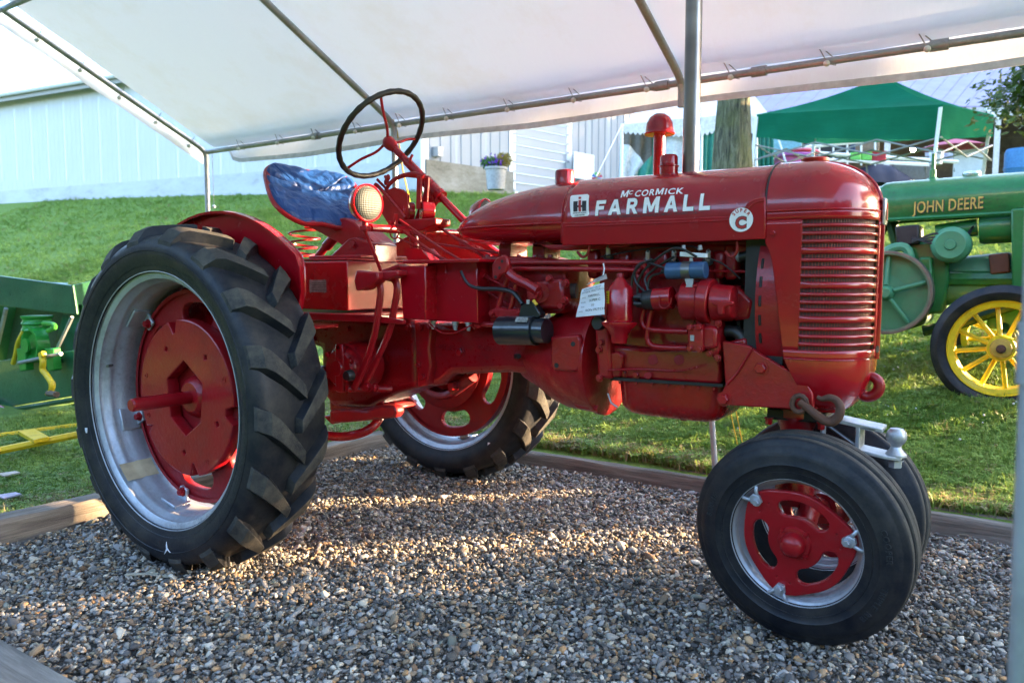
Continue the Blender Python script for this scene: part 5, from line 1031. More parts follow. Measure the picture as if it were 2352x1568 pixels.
# seat pan and cushion
Sc = Vector((-.118,-.078,1.458)); bax = Vector((-.72,.42,.55)).normalized(); lat = Vector((.52,.84,-.14)); lat = (lat-bax*lat.dot(bax)).normalized(); sn = bax.cross(lat); sn = -sn if sn.z < 0 else sn
def seat_pt(u, v, off=0, grow=1.0):
    a = 2*PI*u; r_ = v; c_, s_ = math.cos(a), math.sin(a)
    xx = .205*grow*r_*(abs(s_)**.5)*(1 if s_ > 0 else -1); yy = .205*grow*r_*(abs(c_)**.62)*(1 if c_ > 0 else -1)   # yy back positive
    rise = .045*r_**2.6*(.35+.65*(max(0, c_+.45)/1.45))+.028*r_**3*abs(s_)
    if yy < 0: rise -= .03*(abs(yy)/.245)**2*(1-abs(s_)); rise -= .018*math.exp(-(xx/.03)**2)*(-yy/.245)*-1
    return Sc+lat*xx+bax*yy+sn*(rise+off)
st_ = MB().grid(lambda u, v: seat_pt(u, v, -.004, 1.03), 64, 16, True); st_.build('seat', redc, T, smooth=70, solid=.005)
seat = [o for o in T.children if o.name.startswith('seat') and o.name == 'seat'][0]
t = NT('blue_vinyl'); wr = t.noise(9, 5, .6, t.co(scale=(1,2.2,1)), 1.2); t.set(base=t.mix(t.g(t.noise(5,4),0,1), (.004,.034,.16), (.008,.05,.2)), rough=.42, coat=.05, spec=.35, normal=t.bump(wr, .6, .02)); vinyl = t.m
def cush(u, v):
    off = .026*(1-v**5)*1.0+.004; a = 2*PI*u
    off -= .010*max(0, 1-abs(math.sin(a*4.0))*6)*(v**.5) if math.cos(a) > -.2 else 0
    off -= .018*math.exp(-((v*math.cos(a)-.22)/.06)**2)
    q = seat_pt(u, v, 0, 1.0); off += .006*noise.noise(q*22)+.004*noise.noise(q*50)
    return seat_pt(u, v, off if v < .995 else -.012, 1.045 if v > .96 else 1.0)
MB().grid(cush, 160, 44, True).build('cushion', vinyl, seat, smooth=80)
MB().tube([seat_pt(u/60, 1, -.004, 1.045)-sn*.012 for u in range(60)], .0115, 8, closed=True).build('seat_lip', redc, seat)
# ---- steering
ax_ = Vector((.415,0,-.355)).normalized(); wc = Vector((.236,0,1.722)); u_ = Vector((0,1,0)); v_ = ax_.cross(u_)
sw = MB().tube([wc+u_*.217*math.cos(a)+v_*.217*math.sin(a) for a in [2*PI*k/96 for k in range(96)]], lambda t_: .0125+.0010*math.sin(t_*2*PI*26), 12, closed=True).build('steering_wheel', blackrub, T, smooth=60)
hubp = wc+ax_*.045
for k in range(3):
    a = R(125+120*k); d_ = u_*math.cos(a)+v_*math.sin(a); MB().tube([hubp+d_*.02, hubp+d_*.07+ax_*-.002, hubp+d_*.14-ax_*.03, wc+d_*.205-ax_*.0], .0062, 8, smooth=5).build('spoke', redc, sw)
MB().lathe([(.0,-.014),(.018,-.012),(.026,-.004),(.029,.008),(.027,.03),(.02,.05),(.018,.06)], hubp, ax_, 24).build('wheel_hub', redc, sw)
a0 = hubp; a1 = Vector((.70,0,hubp.z-(.70-hubp.x)*.355/.415)); cl = a1-a0
MB().cyl(a0, a0+cl*.28, .0155).cyl(a0+cl*.26, a0+cl*.50, .020).cyl(a0+cl*.5, a0+cl*.66, .027).cyl(a0+cl*.66, a0+cl*.70, .03).cyl(a0+cl*.6, a1, .0155).build('steering_column', red, T)
MB().prism([a0+cl*.55+Vector((0,-.025,0)), a0+cl*.68+Vector((0,-.025,0)), Vector((.47,-.025,1.33)), Vector((.43,-.025,1.33))], (0,.05,0)).build('column_support', red, T, bev=.008)
MB().cyl(a0+cl*.33+Vector((0,-.02,.02)), a0+cl*.33+Vector((.01,-.01,.05)), .006, n=8).build('throttle_stop', redc, T)
# hydraulic lever quadrant
Yq = -.10
MB().pp([(872,460),(885,438),(905,430),(925,436),(936,448),(936,500),(925,514),(912,520),(890,512),(870,480)], Yq-.01, Yq+.004).build('quadrant_plate', redc, T, bev=.002)
for k, yq in enumerate((Yq+.01, Yq+.055)):
    MB().tube([F(a,b,yq) for a,b in ((884,445),(893,425),(910,410),(932,402),(955,400),(972,407))], .010, 8, smooth=5, flat=.5).build('quadrant_arch', redc, T)
for k, (pts) in enumerate((((866,412),(882,428),(893,440)), ((884,404),(890,416),(898,424)), ((866,425),(877,437),(905,468),(930,500)))):
    lv = MB().tube([F(a,b,Yq-.015+(.03*(2-k) if k < 2 else 0)) for a,b in pts], .0065 if k < 2 else .0085, 8, smooth=3, flat=.7).build('control_lever', redc, T); p, q = F(*pts[0],Yq), F(*pts[1],Yq); p.y = q.y = Yq-.015+(.03*(2-k) if k < 2 else 0); MB().ball(p.lerp(q,.25), .011, (1.1,.7,1.3), 12).build('lever_knob', redc, lv)
MB().pp([(957,404),(966,404),(966,480),(955,480)], Yq, Yq+.012).pp([(975,408),(984,408),(978,492),(970,490)], Yq+.02, Yq+.032).build('connecting_strap', redc, T, bev=.002)
MB().cyl(F(925,402,Yq), F(985,408,Yq+.06), .008, n=10).build('top_shaft', redc, T)
for a in (940, 985): MB().cyl(F(a-14,486,Yq+.02)+Vector((0,-.01,0)), F(a+10,488,Yq+.05), .042, n=28).build('drum_housing', red, T, bev=.003)
MB().pp([(905,505),(1000,500),(1000,516),(965,530),(930,530),(912,520)], Yq-.01, Yq+.09).build('quadrant_base', redc, T, bev=.006)
MB().cyl(F(950,530,-.06), F(955,600,-.06), .02, n=16).pp([(938,600),(925,570),(965,570),(990,598)], -.11, -.02).build('column_post', red, T)
# light bar and lamps
bm_ = MB().cyl((.50,-.345,1.292),(.50,.39,1.30),.0145,n=18).cyl((.50,-.25,1.293),(.50,-.06,1.295),.0165,n=18).cyl((.50,.06,1.297),(.50,.27,1.299),.0165,n=18).build('light_bar', red, T)
glass = NT('headlamp_glass'); bk_ = glass.n('TexBrick'); vr = glass.n('TexWave', wave_type='BANDS', bands_direction='Y'); vr.inputs['Scale'].default_value = 45; glass.l(glass.co(), vr.inputs[0]); vz = glass.n('TexWave', wave_type='BANDS', bands_direction='Z'); vz.inputs['Scale'].default_value = 38; glass.l(glass.co(), vz.inputs[0])
hh_ = glass.n('Math', operation='ADD'); glass.l(vr.outputs[1], hh_.inputs[0]); glass.l(vz.outputs[1], hh_.inputs[1])
glass.set(base=(.036,.041,.040), rough=.5, metal=0, coat=0, spec=.2, normal=glass.bump(hh_.outputs[0], .3, .003))
def lamp_(c, d):
    d = Vector(d).normalized(); L = MB().lathe([(.0,-.075),(.025,-.072),(.048,-.055),(.064,-.03),(.071,-.008),(.073,.0),(.073,.010),(.069,.013),(.065,.010)], c, d, 40).build('headlight', red, T, smooth=50)
    MB().lathe([(.066,.008),(.062,.014),(.045,.021),(.025,.025),(.0,.026)], c, d, 40, False).build('lens', glass.m, L, smooth=60)
    MB().cyl(Vector(c)+Vector((-.01,0,-.07)), Vector(c)+Vector((-.01,0,-.092)), .012, n=12).box(Vector(c)+Vector((-.008,0,-.095)), (.035,.03,.02)).build('lamp_mount', redc, L, bev=.003)
lamp_((.505,-.368,1.384), (.95,-.12,.0)); lamp_((.505,.395,1.395), (.95,.1,0))
MB().tube([F(836,525,-.37), F(850,560,-.33), F(878,628,-.26)], .0075, 8).build('lamp_stay', redc, T)
for a in (905, 968): MB().tube([F(a-9,530,-.16), F(a-7,543,-.16), F(a+4,548,-.16), F(a+10,538,-.16), F(a+10,528,-.16)], .0035, 6, smooth=4).build('wire_loop', redc, T)
# rods from quadrant
rods = [((900,512),(1115,668),(1190,712),.0065,-.17,-.16), ((905,512),(1000,560),(1145,580),.005,-.14,-.1), ((912,545),(1000,585),(1190,670),.004,-.15,-.2), ((975,500),(1020,530),(1110,590),.0055,-.06,-.05),((918,505),(1020,575),(1130,640),.005,-.2,-.18),((1005,520),(1080,565),(1128,588),.004,.05,.05)]
for p0, p1, p2, r_, ya, yb in rods: MB().tube([F(*p0,ya), F(*p1,(ya+yb)/2), F(*p2,yb)], r_, 8).build('control_rod', redc, T)
MB().hexb(F(902,513,-.18), (0,-1,0), .010, .02).build('rod_clevis', redc, T); MB().pp([(898,490),(906,490),(906,520),(898,520)], -.19, -.17).build('clevis_bar', redc, T)
MB().tube([F(1060,560,.28), F(1100,575,.28), F(1140,605,.28)], .02, 8).build('far_side_pipe', red, T); MB().tube([F(1095,570,.2), F(1140,610,.2)], .014, 8).build('far_side_pipe', red, T)
# ---- pedals
for dx, y0 in ((0,-.335),(40,-.305)):
    arm = MB().tube([F(a+dx*k,b,y0) for a,b,k in ((850,636,1),(866,642,1),(874,664,.95),(871,700,.9),(862,760,.8),(844,820,.6),(814,892,.5))], .0155, 8, smooth=5, flat=.75).build('pedal_arm', redc, T)
    MB().prism([F(a+dx,b,y0-.05) for a,b in (((818,620),(840,623),(866,624),(868,640),(856,652),(832,666),(818,668),(812,645)) if dx == 0 else ((822,624),(872,620),(874,632),(850,642),(828,644)))], (0,.06,0)).build('pedal_pad', redc, arm, bev=.006)
    MB().tube([F(a+dx*k,b,y0-.012) for a,b,k in ((873,660,.95),(870,700,.9),(858,760,.8),(840,820,.6))], .004, 6, smooth=4).build('arm_rib', redc, arm)
MB().prism([F(a,b,-.3) for a,b in ((876,620),(915,606),(918,612),(880,632))], (0,.05,0)).build('bright_pedal_edge', rdl, T, bev=.003)
MB().cyl(F(800,893,-.34), F(900,893,-.2), .014, n=14).build('pedal_shaft', redo, T)
for a, b in ((803,890),(862,890),(846,888)): MB().hexb(F(a,b,-.33), (0,-1,0), .014, .014).build('pedal_bolt', redc, T)
# ---- hydraulic control block
MB().pp([(1105,590),(1120,588),(1190,588),(1300,598),(1300,650),(1290,720),(1200,722),(1165,740),(1110,738),(1100,660)], -.16, .05).build('hydraulic_block', redo, T, bev=.012)
MB().pp([(1090,600),(1105,596),(1112,742),(1098,742)], -.15, .05).build('block_end_plate', redo, T, bev=.008)
MB().pp([(1205,650),(1290,638),(1296,700),(1282,712),(1210,705)], -.20, -.14).build('valve_body', redo, T, bev=.012)
MB().cyl(F(1238,672,-.22), F(1238,672,-.13), .036, n=24).build('valve_boss', redo, T); MB().hexb(F(1229,673,-.225), (0,-1,0), .024, .016).build('valve_plug', redc, T)
MB().cyl(F(1280,668,-.14), F(1325,668,-.12), .027, n=20).build('brown_hose', plain('brown_hose', (.06,.035,.03), .6), T); MB().cyl(F(1282,668,-.145), F(1292,668,-.14), .031, n=20).build('hose_clamp', galv, T)
MB().tube([F(a,b,-.24) for a,b in ((1158,600),(1168,625),(1185,640),(1215,655),(1235,668))], .0175, 10, smooth=5).build('rockshaft_arm', redc, T)
MB().pp([(1128,608),(1140,592),(1156,585),(1164,590),(1168,610),(1160,628),(1148,632),(1140,645),(1130,642)], -.265, -.245).build('arm_head', redc, T, bev=.006)
for a, b in ((1153,600),(1138,636),(1147,615)): MB().lathe([(.006,0),(0,0)], F(a,b,-.2665), (0,-1,0), 10, False).build('arm_hole', dark, T)
for a, b in ((1262,640),(1297,690),(1290,702),(1300,650)): MB().hexb(F(a,b,-.203), (0,-1,0), .011, .012).build('block_bolt', redc, T)
MB().tube([F(1166,640,-.2), F(1152,680,-.2), F(1145,705,-.2)], .0105, 10, smooth=4).tube([F(1186,645,-.2), F(1178,690,-.2), F(1172,710,-.2)], .0105, 10, smooth=4).build('drop_pipe', redc, T)
MB().pp([(1122,715),(1140,704),(1165,710),(1195,708),(1200,722),(1180,735),(1160,742),(1146,738),(1138,726),(1126,730)], -.215, -.17).build('pipe_flange', redc, T, bev=.006)
for a, b in ((1130,719),(1158,736),(1193,716)): MB().hexb(F(a,b,-.216), (0,-1,0), .010, .009).build('flange_bolt', redc, T)
MB().cyl(F(1090,744,-.2), F(1150,746,-.2), .010, n=12).hexb(F(1092,744,-.2), (1,0,0), .016, .03).build('starter_rod', redc, T)
# blocks seen through the gap
MB().pp([(1145,562),(1172,562),(1172,592),(1145,592)], -.06, .06).build('tank_support', redo, T, bev=.004); MB().pp([(1222,564),(1250,564),(1250,594),(1222,594)], -.06, .06).build('tank_support', redo, T, bev=.004)
MB().pp([(1180,596),(1262,590),(1320,604),(1320,640),(1180,640)], .06, .16).build('far_manifold', rdl, T, bev=.01)
for a in (1262, 1285, 1305, 1330): MB().cyl(F(a,612,.10), F(a+34,650,.10), .007, n=8).build('far_linkage', rdl, T)
MB().pp([(1300,650),(1345,640),(1350,700),(1300,700)], .08, .14).build('far_carburettor', rdl, T, bev=.01)
# starter
sa, sb = F(1150,759,-.22), F(1232,759,-.22); stt = MB().cyl(sa, sb, .052, n=36).lathe([(.0,-.006),(.04,-.006),(.052,.004)], sa, sb-sa, 36, False).build('starter_motor', black, T); MB().cyl(sb, F(1257,760,-.22), .044, .044, 32).build('nose_cone', black, stt)
MB().lathe([(.0535,0),(.0535,.006)], sa+(sb-sa)*.22, sb-sa, 36, False).build('band', black, stt); MB().lathe([(.0535,0),(.0535,.006)], sa+(sb-sa)*.96, sb-sa, 36, False).build('band', black, stt); p = F(1198,734,-.262); MB().box(p+Vector((0,-.0,0)), (.05,.002,.02), (R(-30),0,0)).build('worn_label', plain('worn_label', (.3,.3,.28), .6, 0, .6, 80), stt)
MB().pp([(1196,700),(1222,690),(1240,720),(1238,730),(1190,730)], -.23, -.19).build('starter_switch', black, stt, bev=.004)
MB().tube([F(a,b,-.23) for a,b in ((1060,622),(1075,650),(1100,662),(1145,664),(1178,672),(1200,698))], .0085, 8, smooth=6).build('battery_cable', blackrub, T)
MB().cyl(F(1213,688,-.24), F(1213,698,-.24), .007, n=10).build('terminal', galv, stt); MB().cyl(F(1225,690,-.24), F(1233,700,-.24), .006, n=8).build('yellow_terminal', yel, stt)
# ---- oil filter
fc_ = F(1423,735,-.235); hgt = F(1423,640,-.235).z-fc_.z; rr_ = .0435
of = MB().lathe([(.0,hgt+.004),(.012,hgt+.004),(.016,hgt-.002),(.034,hgt-.022),(rr_,hgt-.036),(rr_,.0),(.047,-.003),(.06,-.006),(.06,-.013),(.045,-.028),(.03,-.048),(.026,-.075),(.0,-.078)], fc_, (0,0,1), 40).build('oil_filter', red, T, smooth=45)
MB().hexb(fc_+Vector((0,0,hgt)), (0,0,1), .011, .018).build('filter_nut', redc, of); p = F(1390,775,-.24); MB().cyl(fc_+Vector((0,0,-.06)), Vector((p.x+.01,-.18,p.z)), .016, n=14).build('filter_base', redc, of)
m = MB().grid(lambda u, v: fc_+Vector((math.sin(R(-58+34*u))*(rr_+.001), -math.cos(R(-58+34*u))*(rr_+.001), .055+.04*v)), 8, 2); m.build('yellow_label', plain('yellow_label', (.8,.6,.02), .4), of)
for i in range(4): MB().grid(lambda u, v: fc_+Vector((math.sin(R(-52+22*u))*(rr_+.0018), -math.cos(R(-52+22*u))*(rr_+.0018), .060+.008*i+.0022*v)), 6, 2).build('label_line', decalk, of)
MB().lathe([(.0,-.012),(.02,-.012),(.024,-.004),(.024,.012),(.02,.02)], F(1375,742,-.24), (0,1,0), 20).build('breather_cap', blackrub, T)
# ---- ignition
p0, p1 = F(1480,690,-.22), F(1504,687,-.22); di = MB().cyl(p0, p1, .030, .034, 24).lathe([(.0,-.001),(.028,-.001),(.032,.004)], p0, p1-p0, 24, False).build('distributor_cap', blackrub, T); MB().cyl(p1, F(1545,684,-.22), .036, n=28).build('distributor_body', red, T, bev=.002)
for k in range(5): a = k*1.257; q = p0+Vector((0,.018*math.cos(a),.018*math.sin(a))); MB().cyl(q+Vector((.005,0,0)), q+Vector((-.028,-.0,0)), .0075, n=10).build('cap_tower', blackrub, di)
MB().tube([F(a,b,-.262) for a,b in ((1515,680),(1514,700),(1525,708),(1538,700),(1542,684))], .0022, 6, smooth=4).build('clip_wire', rdl, T)
MB().pp([(1545,678),(1560,668),(1580,665),(1584,700),(1572,716),(1556,700)], -.23, -.18).build('drive_housing', redc, T, bev=.008)
p0, p1 = F(1572,690,-.19), F(1612,690,-.19); MB().cyl(p0, p1, .062, n=32).cyl(p1, F(1638,692,-.19), .07, n=32).build('governor_housing', redc, T, bev=.004)
MB().cyl(F(1640,694,-.19), F(1688,694,-.19), .058, .05, 28).build('generator_end', redc, T, bev=.004); MB().pp([(1592,660),(1606,658),(1606,668),(1616,668),(1618,660),(1600,652),(1588,655)], -.24, -.2).build('housing_lug', redc, T, bev=.002)
MB().pp([(1635,690),(1684,692),(1684,700),(1662,704),(1660,722),(1648,722),(1646,702),(1635,700)], -.25, -.23).build('cast_web', redc, T, bev=.003)
MB().pp([(1592,700),(1640,700),(1648,740),(1652,800),(1640,830),(1620,800),(1600,780)], -.20, -.12).build('timing_cover', redc, T, bev=.012)
MB().pp([(1654,660),(1690,655),(1730,690),(1722,735),(1680,735),(1656,740)], -.16, -.05).build('front_housing', redo, T, bev=.012)
# hydraulic pump
MB().pp([(1578,746),(1612,744),(1614,806),(1580,808)], -.235, -.16).build('pump_flange', redc, T, bev=.005); MB().pp([(1602,750),(1640,748),(1646,760),(1644,800),(1602,804)], -.22, -.15).build('hydraulic_pump', redc, T, bev=.01)
for a, b in ((1585,752),(1585,800),(1606,752),(1606,802)): MB().hexb(F(a,b,-.237), (0,-1,0), .0085, .009).build('pump_bolt', redc, T)
MB().box(F(1590,776,-.237), (.012,.003,.018)).build('bare_metal_patch', galv, T)
for dy, off in ((0,0),(.0,1)):
    ln_ = [(1172,607),(1200,603),(1455,603),(1478,612),(1487,640),(1484,700),(1478,715),(1474,738),(1486,754),(1520,759),(1580,761)] if not off else [(1170,622),(1200,617),(1445,620),(1462,630),(1468,660),(1466,700)]
    MB().tube([F(a,b,-.185) for a,b in ln_], .0092, 12, smooth=5).build('hydraulic_line', redc, T)
MB().tube([F(a,b,-.185) for a,b in ((1497,712),(1492,730),(1486,770),(1494,790),(1515,797),(1578,799))], .0092, 12, smooth=5).build('hydraulic_line', redc, T)
# coil
p0, p1 = F(1533,622,-.22), F(1622,620,-.22); co = MB().cyl(p0, p1, .0265, n=28).lathe([(.0,-.004),(.02,-.004),(.0265,.004)], p0, p1-p0, 28, False).build('ignition_coil', bluec, T, bev=.002); MB().cyl(p0+(p1-p0)*.42, p0+(p1-p0)*.64, .0285, n=28).build('coil_strap', steel, co)
MB().pp([(1572,640),(1592,640),(1590,655),(1598,660),(1572,662),(1576,655)], -.235, -.225).build('coil_foot', galv, co, bev=.001); MB().lathe([(.0,-.02),(.006,-.02),(.007,0),(.013,0),(.013,.004)], p0, p1-p0, 14).build('coil_tower', blackrub, co)
rs = MB().pp([(1561,578),(1622,582),(1622,592),(1561,589)], -.225, -.21).build('ballast_resistor', white, T, bev=.002)
for a in (1570, 1608): MB().hexb(F(a,572,-.22), (0,0,1), .006, .012).build('resistor_screw', galv, rs)
MB().pp([(1584,592),(1590,592),(1592,604),(1583,604)], -.22, -.215).build('resistor_strap', galv, rs)
for pts in (((1484,672),(1462,650),(1458,622),(1478,602),(1515,612),(1533,618)), ((1486,684),(1455,690),(1452,640),(1470,608),(1500,596)), ((1488,696),(1470,700),(1465,650),(1490,610),(1550,570),(1600,590)), ((1490,668),(1482,640),(1500,620),(1530,600),(1548,590)), ((1484,690),(1492,640),(1515,628),(1533,624))):
    MB().tube([F(a,b,-.225+.01*math.sin(i)) for i, (a,b) in enumerate(pts)], .0042, 6, smooth=5).build('ignition_lead', blackrub, T)
MB().cyl(F(1622,622,-.14), F(1735,624,-.14), .004, n=6).build('choke_rod', redc, T)
# paper tag hangs by a plastic tie: a thing of its own
tg_ = empty('paper_tag', F(1358,690,-.27)); tag(tg_, 'white handwritten exhibit tag in a plastic sleeve hanging beside the red oil filter', 'tag')
tl, trr, brr, bl = F(1337,664,-.272), F(1388,649,-.285), F(1389,722,-.30), F(1323,728,-.272)
def tp_(u, v): q = tl.lerp(trr, u).lerp(bl.lerp(brr, u), v); return q+Vector((0,-.004*math.sin(PI*u)-.002*math.sin(3*PI*v),0))
MB().grid(tp_, 10, 12).build('card', plain('paper', (.72,.73,.78), .6, 0, .08), tg_, smooth=60)
MB().grid(lambda u, v: F(1345,655,-.27).lerp(F(1395,640,-.27), u).lerp(F(1368,640,-.26).lerp(F(1392,628,-.26), u), v), 4, 4).build('plastic_sleeve', plain('cloudy_plastic', (.4,.36,.35), .2, 0, .5, 30, .6), tg_, smooth=60)
MB().tube([F(1386,605,-.205), F(1388,618,-.21), F(1384,640,-.25)], .0025, 6).build('plastic_tie', white, tg_)
def tag_text(s, u, v, h, bold=.0):
    tm = text_mesh(s, 1, bold, 'LEFT'); W0 = (trr-tl).length; H0 = (bl-tl).length
    for q in tm.vertices: q.co = tp_(u+q.co.x*h*H0/W0, v-q.co.y*h)+Vector((0,-.0012,0))
    link('tag_writing', tm, decalk, tg_, smooth=0)
for s_, u, v, h in (('KOKOSING VALLEY', .12, .10, .085), ('ANTIQUE TRACTOR CL', .06, .19, .085), ('MAKE', .10, .37, .06), ('FARMALL', .36, .36, .11), ('MODEL', .08, .53, .06), ('SUPER C', .42, .52, .11), ('YEAR', .12, .69, .06), ('50', .52, .68, .11), ('NAME', .10, .84, .05), ('RON PRITCH', .34, .84, .11)): tag_text(s_, u, v, h)
# ---- fan shroud
def shr(u, v):
    a = R(118-236*u*1.0+0); z = 1.02+.26*math.cos(R(-8+ (u)*196-90+90)) ; return Vector((0,0,0))
xsn = xr(1757,560,-.2)
def arc_sh(u, r_, x, y_in=0): th = R(-62+124*u); return Vector((x, -(.02+r_*math.cos(th)*.70), 1.035+r_*math.sin(th)*1.08))
sh = MB().grid(lambda u, v: arc_sh(u, .245, 1.945+.10*v), 40, 4).grid(lambda u, v: arc_sh(u, .245-.05*v, 1.945), 40, 3).build('fan_shroud', redc, T, smooth=50, solid=.003)
for k in range(6):
    u = .22+.11*k; p = arc_sh(u, .243, 1.957); q = arc_sh(u+.045, .243, 1.957)
    pa = [F(1733,582,-.2), F(1729,612,-.2), F(1728,645,-.2), F(1731,682,-.2), F(1738,715,-.2)]
for k, (a, b) in enumerate(((1740,577),(1736,612),(1736,650),(1739,690),(1745,728))):
    uu = .70-.10*k; MB().tube([arc_sh(uu+d_, .2465, 1.958) for d_ in (-.028,-.014,0,.014,.028)], .0045, 8).build('shroud_slot', dark, sh)
MB().bb((1.90,-.155,.80),(2.02,.155,1.34)).build('radiator_core', dark, T); MB().bb((1.76,.04,.78),(1.93,.14,1.24)).cyl((1.8,.09,1.0),(1.9,.09,1.0),.09).build('water_pump', redo, T, bev=.01)  # second box and cylinder added behind to keep the see-through gap dark
MB().cyl((1.83,0,1.05),(1.90,0,1.05),.03).box((1.88,0,1.05),(.01,.34,.04),(R(35),0,0)).box((1.88,0,1.05),(.01,.34,.04),(R(125),0,0)).build('fan', dark, T)
# ---- hood
zt = 1.455; zc = 1.292; zs = 1.222; HW = .200
def hood_y(x, z):
    k = 1.0
    if x < 1.28:
        t_ = max(0, min(1, (1.28-x)/(1.28-.69))); k = (1-t_**2.6)**(1/2.2)
    ztx = top_z(x)
    if z <= zc: return HW*k
    q = max(0, min(1, (z-zc)/(ztx-zc))); return HW*k*(1-q**2.3)**(1/2.3)
def top_z(x):
    if x > 1.28: return zt
    t_ = max(0, min(1, (1.28-x)/(1.28-.69))); return zc+(zt-zc)*(1-t_**2.15)**(1/1.5)
def bot_z(x):
    t_ = max(0, min(1, (1.28-x)/(1.28-.69))); return zc-(zc-zs)*(1-t_**5)**(1/2.0)
XH0, XH1 = xr(1290,540,-.2), xr(1755,540,-.2)
def hood_s(u, v):
    x = XH0+(XH1-XH0)*u
    if v < .12: return Vector((x, -HW, zs+(zc-zs)*v/.12))
    if v > .88: return Vector((x, HW, zs+(zc-zs)*(1-v)/.12))
    th = PI*(v-.12)/.76; c_, s_ = math.cos(th), math.sin(th); return Vector((x, -HW*abs(c_)**(2/2.3)*(1 if c_ > 0 else -1), zc+(zt-zc)*abs(s_)**(2/2.3)))
hood = MB().grid(hood_s, 30, 61).build('hood', red, T, smooth=50, solid=.003)
def tank_s(u, v):
    t_ = u; tt_ = 1-(1-t_)**1.0; x = XH0-.001-(XH0-.69)*math.sin(tt_*PI/2)**1.0
    th = 2*PI*v; c_, s_ = math.cos(th), math.sin(th); k = hood_y(x, zc)-.004; k = max(k, 0)
    if s_ >= 0: return Vector((x, -k*abs(c_)**.87*(1 if c_ > 0 else -1), zc+(top_z(x)-.003-zc)*abs(s_)**.87))
    return Vector((x, -k*abs(c_)**.7*(1 if c_ > 0 else -1), zc+(bot_z(x)-zc)*abs(s_)**.7))
tank = MB().grid(lambda v, u: tank_s(u, v), 72, 48, True).build('fuel_tank', red, T, smooth=60)
sea = [tank_s(u/40, 0)+Vector((-.003*(u/40),-.003,0)) for u in range(41)]+[tank_s(1-u/40, .5)+Vector((0,.003,0)) for u in range(41)]
MB().tube(sea, .0042, 8).build('tank_seam', red, tank)
# raised band with crease
bp = [F(a,b,-.2) for a,b in ((1296,514),(1450,509),(1680,499),(1698,492),(1712,480),(1722,467),(1738,459),(1757,456),(1757,546),(1640,552),(1470,558),(1296,562))]
me = shape2d([[(p.x, p.z) for p in bp]], .010, .0035, xz(-.2045)); 
MB_=me; link('side_band', me, red, hood, smooth=50)
cre = [F(a,b,-.209) for a,b in ((1298,520),(1450,515),(1684,505),(1703,497),(1716,484),(1727,471),(1740,464),(1756,461))]
MB().tube([Vector((p.x, -.2085, p.z)) for p in cre], .0035, 8, smooth=4).build('band_crease', red, hood); 
me2 = shape2d([[(p.x, p.z) for p in bp]], .010, .0035, xz(.2045)); link('side_band', me2, red, hood, smooth=50)
MB().tube([hood_s(0, k/60)+Vector((-.002,0,0)) for k in range(61)], .0018, 6).build('hood_seam', redc, hood)
MB().bb((1.36,-.11,1.19),(1.9,.11,1.215)).build('hood_tray', redo, T); MB().pp([(1240,562),(1450,560),(1440,568),(1300,575),(1262,573)], -.16, .16).build('tank_saddle', redc, T, bev=.005)
for a0_, b0_ in ((1345,556),(1685,556)): MB().tube([F(a,b,-.19) for a,b in ((a0_+8,b0_-2),(a0_+8,b0_+18),(a0_+1,b0_+31),(a0_-9,b0_+33),(a0_-19,b0_+22))], .0048, 8, smooth=5).build('hood_hook', rdl, T)
# decals on the hood side
def on_hood(me, off=.0018):
    for v in me.vertices: x, z = v.co.x, v.co.y; v.co = Vector((x, -hood_y(x, z)-off-(.001), z))
    return me
def dense(me, step=.012):
    bm = bmesh.new(); bm.from_mesh(me); bmesh.ops.triangulate(bm, faces=bm.faces)
    for _ in range(3):
        es = [e for e in bm.edges if e.calc_length() > step]
        if not es: break
        bmesh.ops.subdivide_edges(bm, edges=es, cuts=1); bmesh.ops.triangulate(bm, faces=[f for f in bm.faces if len(f.verts) > 3])
    bm.to_mesh(me); bm.free(); return me
def yz_px(px, py):   # pixel -> (x,z) on the hood surface (iterate)
    y = -.19
    for _ in range(8): p = F(px, py, y); y = -hood_y(p.x, p.z)
    return p.x, p.z
def place_text(s, p0, p1, ph, bold, mt, nm, off, par=hood, sp=1.0, grow=0):   # p0 baseline start px, p1 baseline end px, ph cap-top px at the start
    tm = text_mesh(s, 1, bold, 'LEFT', sp); xs_ = [v.co.x for v in tm.vertices]; ys_ = [v.co.y for v in tm.vertices]; x0, x1 = min(xs_)+grow, max(xs_)-grow; hy = max(ys_)-grow
    a, b, c = yz_px(*p0), yz_px(*p1), yz_px(*ph); h = c[1]-a[1]
    for v in tm.vertices:
        u = (v.co.x-x0)/(x1-x0); v.co = Vector((a[0]+(b[0]-a[0])*u, a[1]+(b[1]-a[1])*u+v.co.y/hy*h, 0))
    dense(tm); on_hood(tm, off); link(nm, tm, mt, par, smooth=0)
LET = {'F': [[(0,0),(.26,0),(.26,.39),(.82,.39),(.82,.60),(.26,.60),(.26,.79),(.95,.79),(.95,1),(0,1)]],
 'A': [[(0,0),(.24,0),(.31,.21),(.69,.21),(.76,0),(1,0),(.63,1),(.37,1)], [(.38,.40),(.62,.40),(.5,.77)]],
 'R': [[(0,0),(.25,0),(.25,.36),(.45,.36),(.72,0),(1,0),(.70,.40),(.84,.47),(.92,.58),(.94,.70),(.90,.84),(.80,.94),(.64,1),(0,1)], [(.25,.56),(.25,.80),(.58,.80),(.66,.76),(.69,.68),(.66,.60),(.58,.56)]],
 'M': [[(0,0),(.20,0),(.20,.66),(.43,.08),(.57,.08),(.80,.66),(.80,0),(1,0),(1,1),(.77,1),(.5,.36),(.23,1),(0,1)]],
 'L': [[(0,0),(.95,0),(.95,.21),(.27,.21),(.27,1),(0,1)]]}
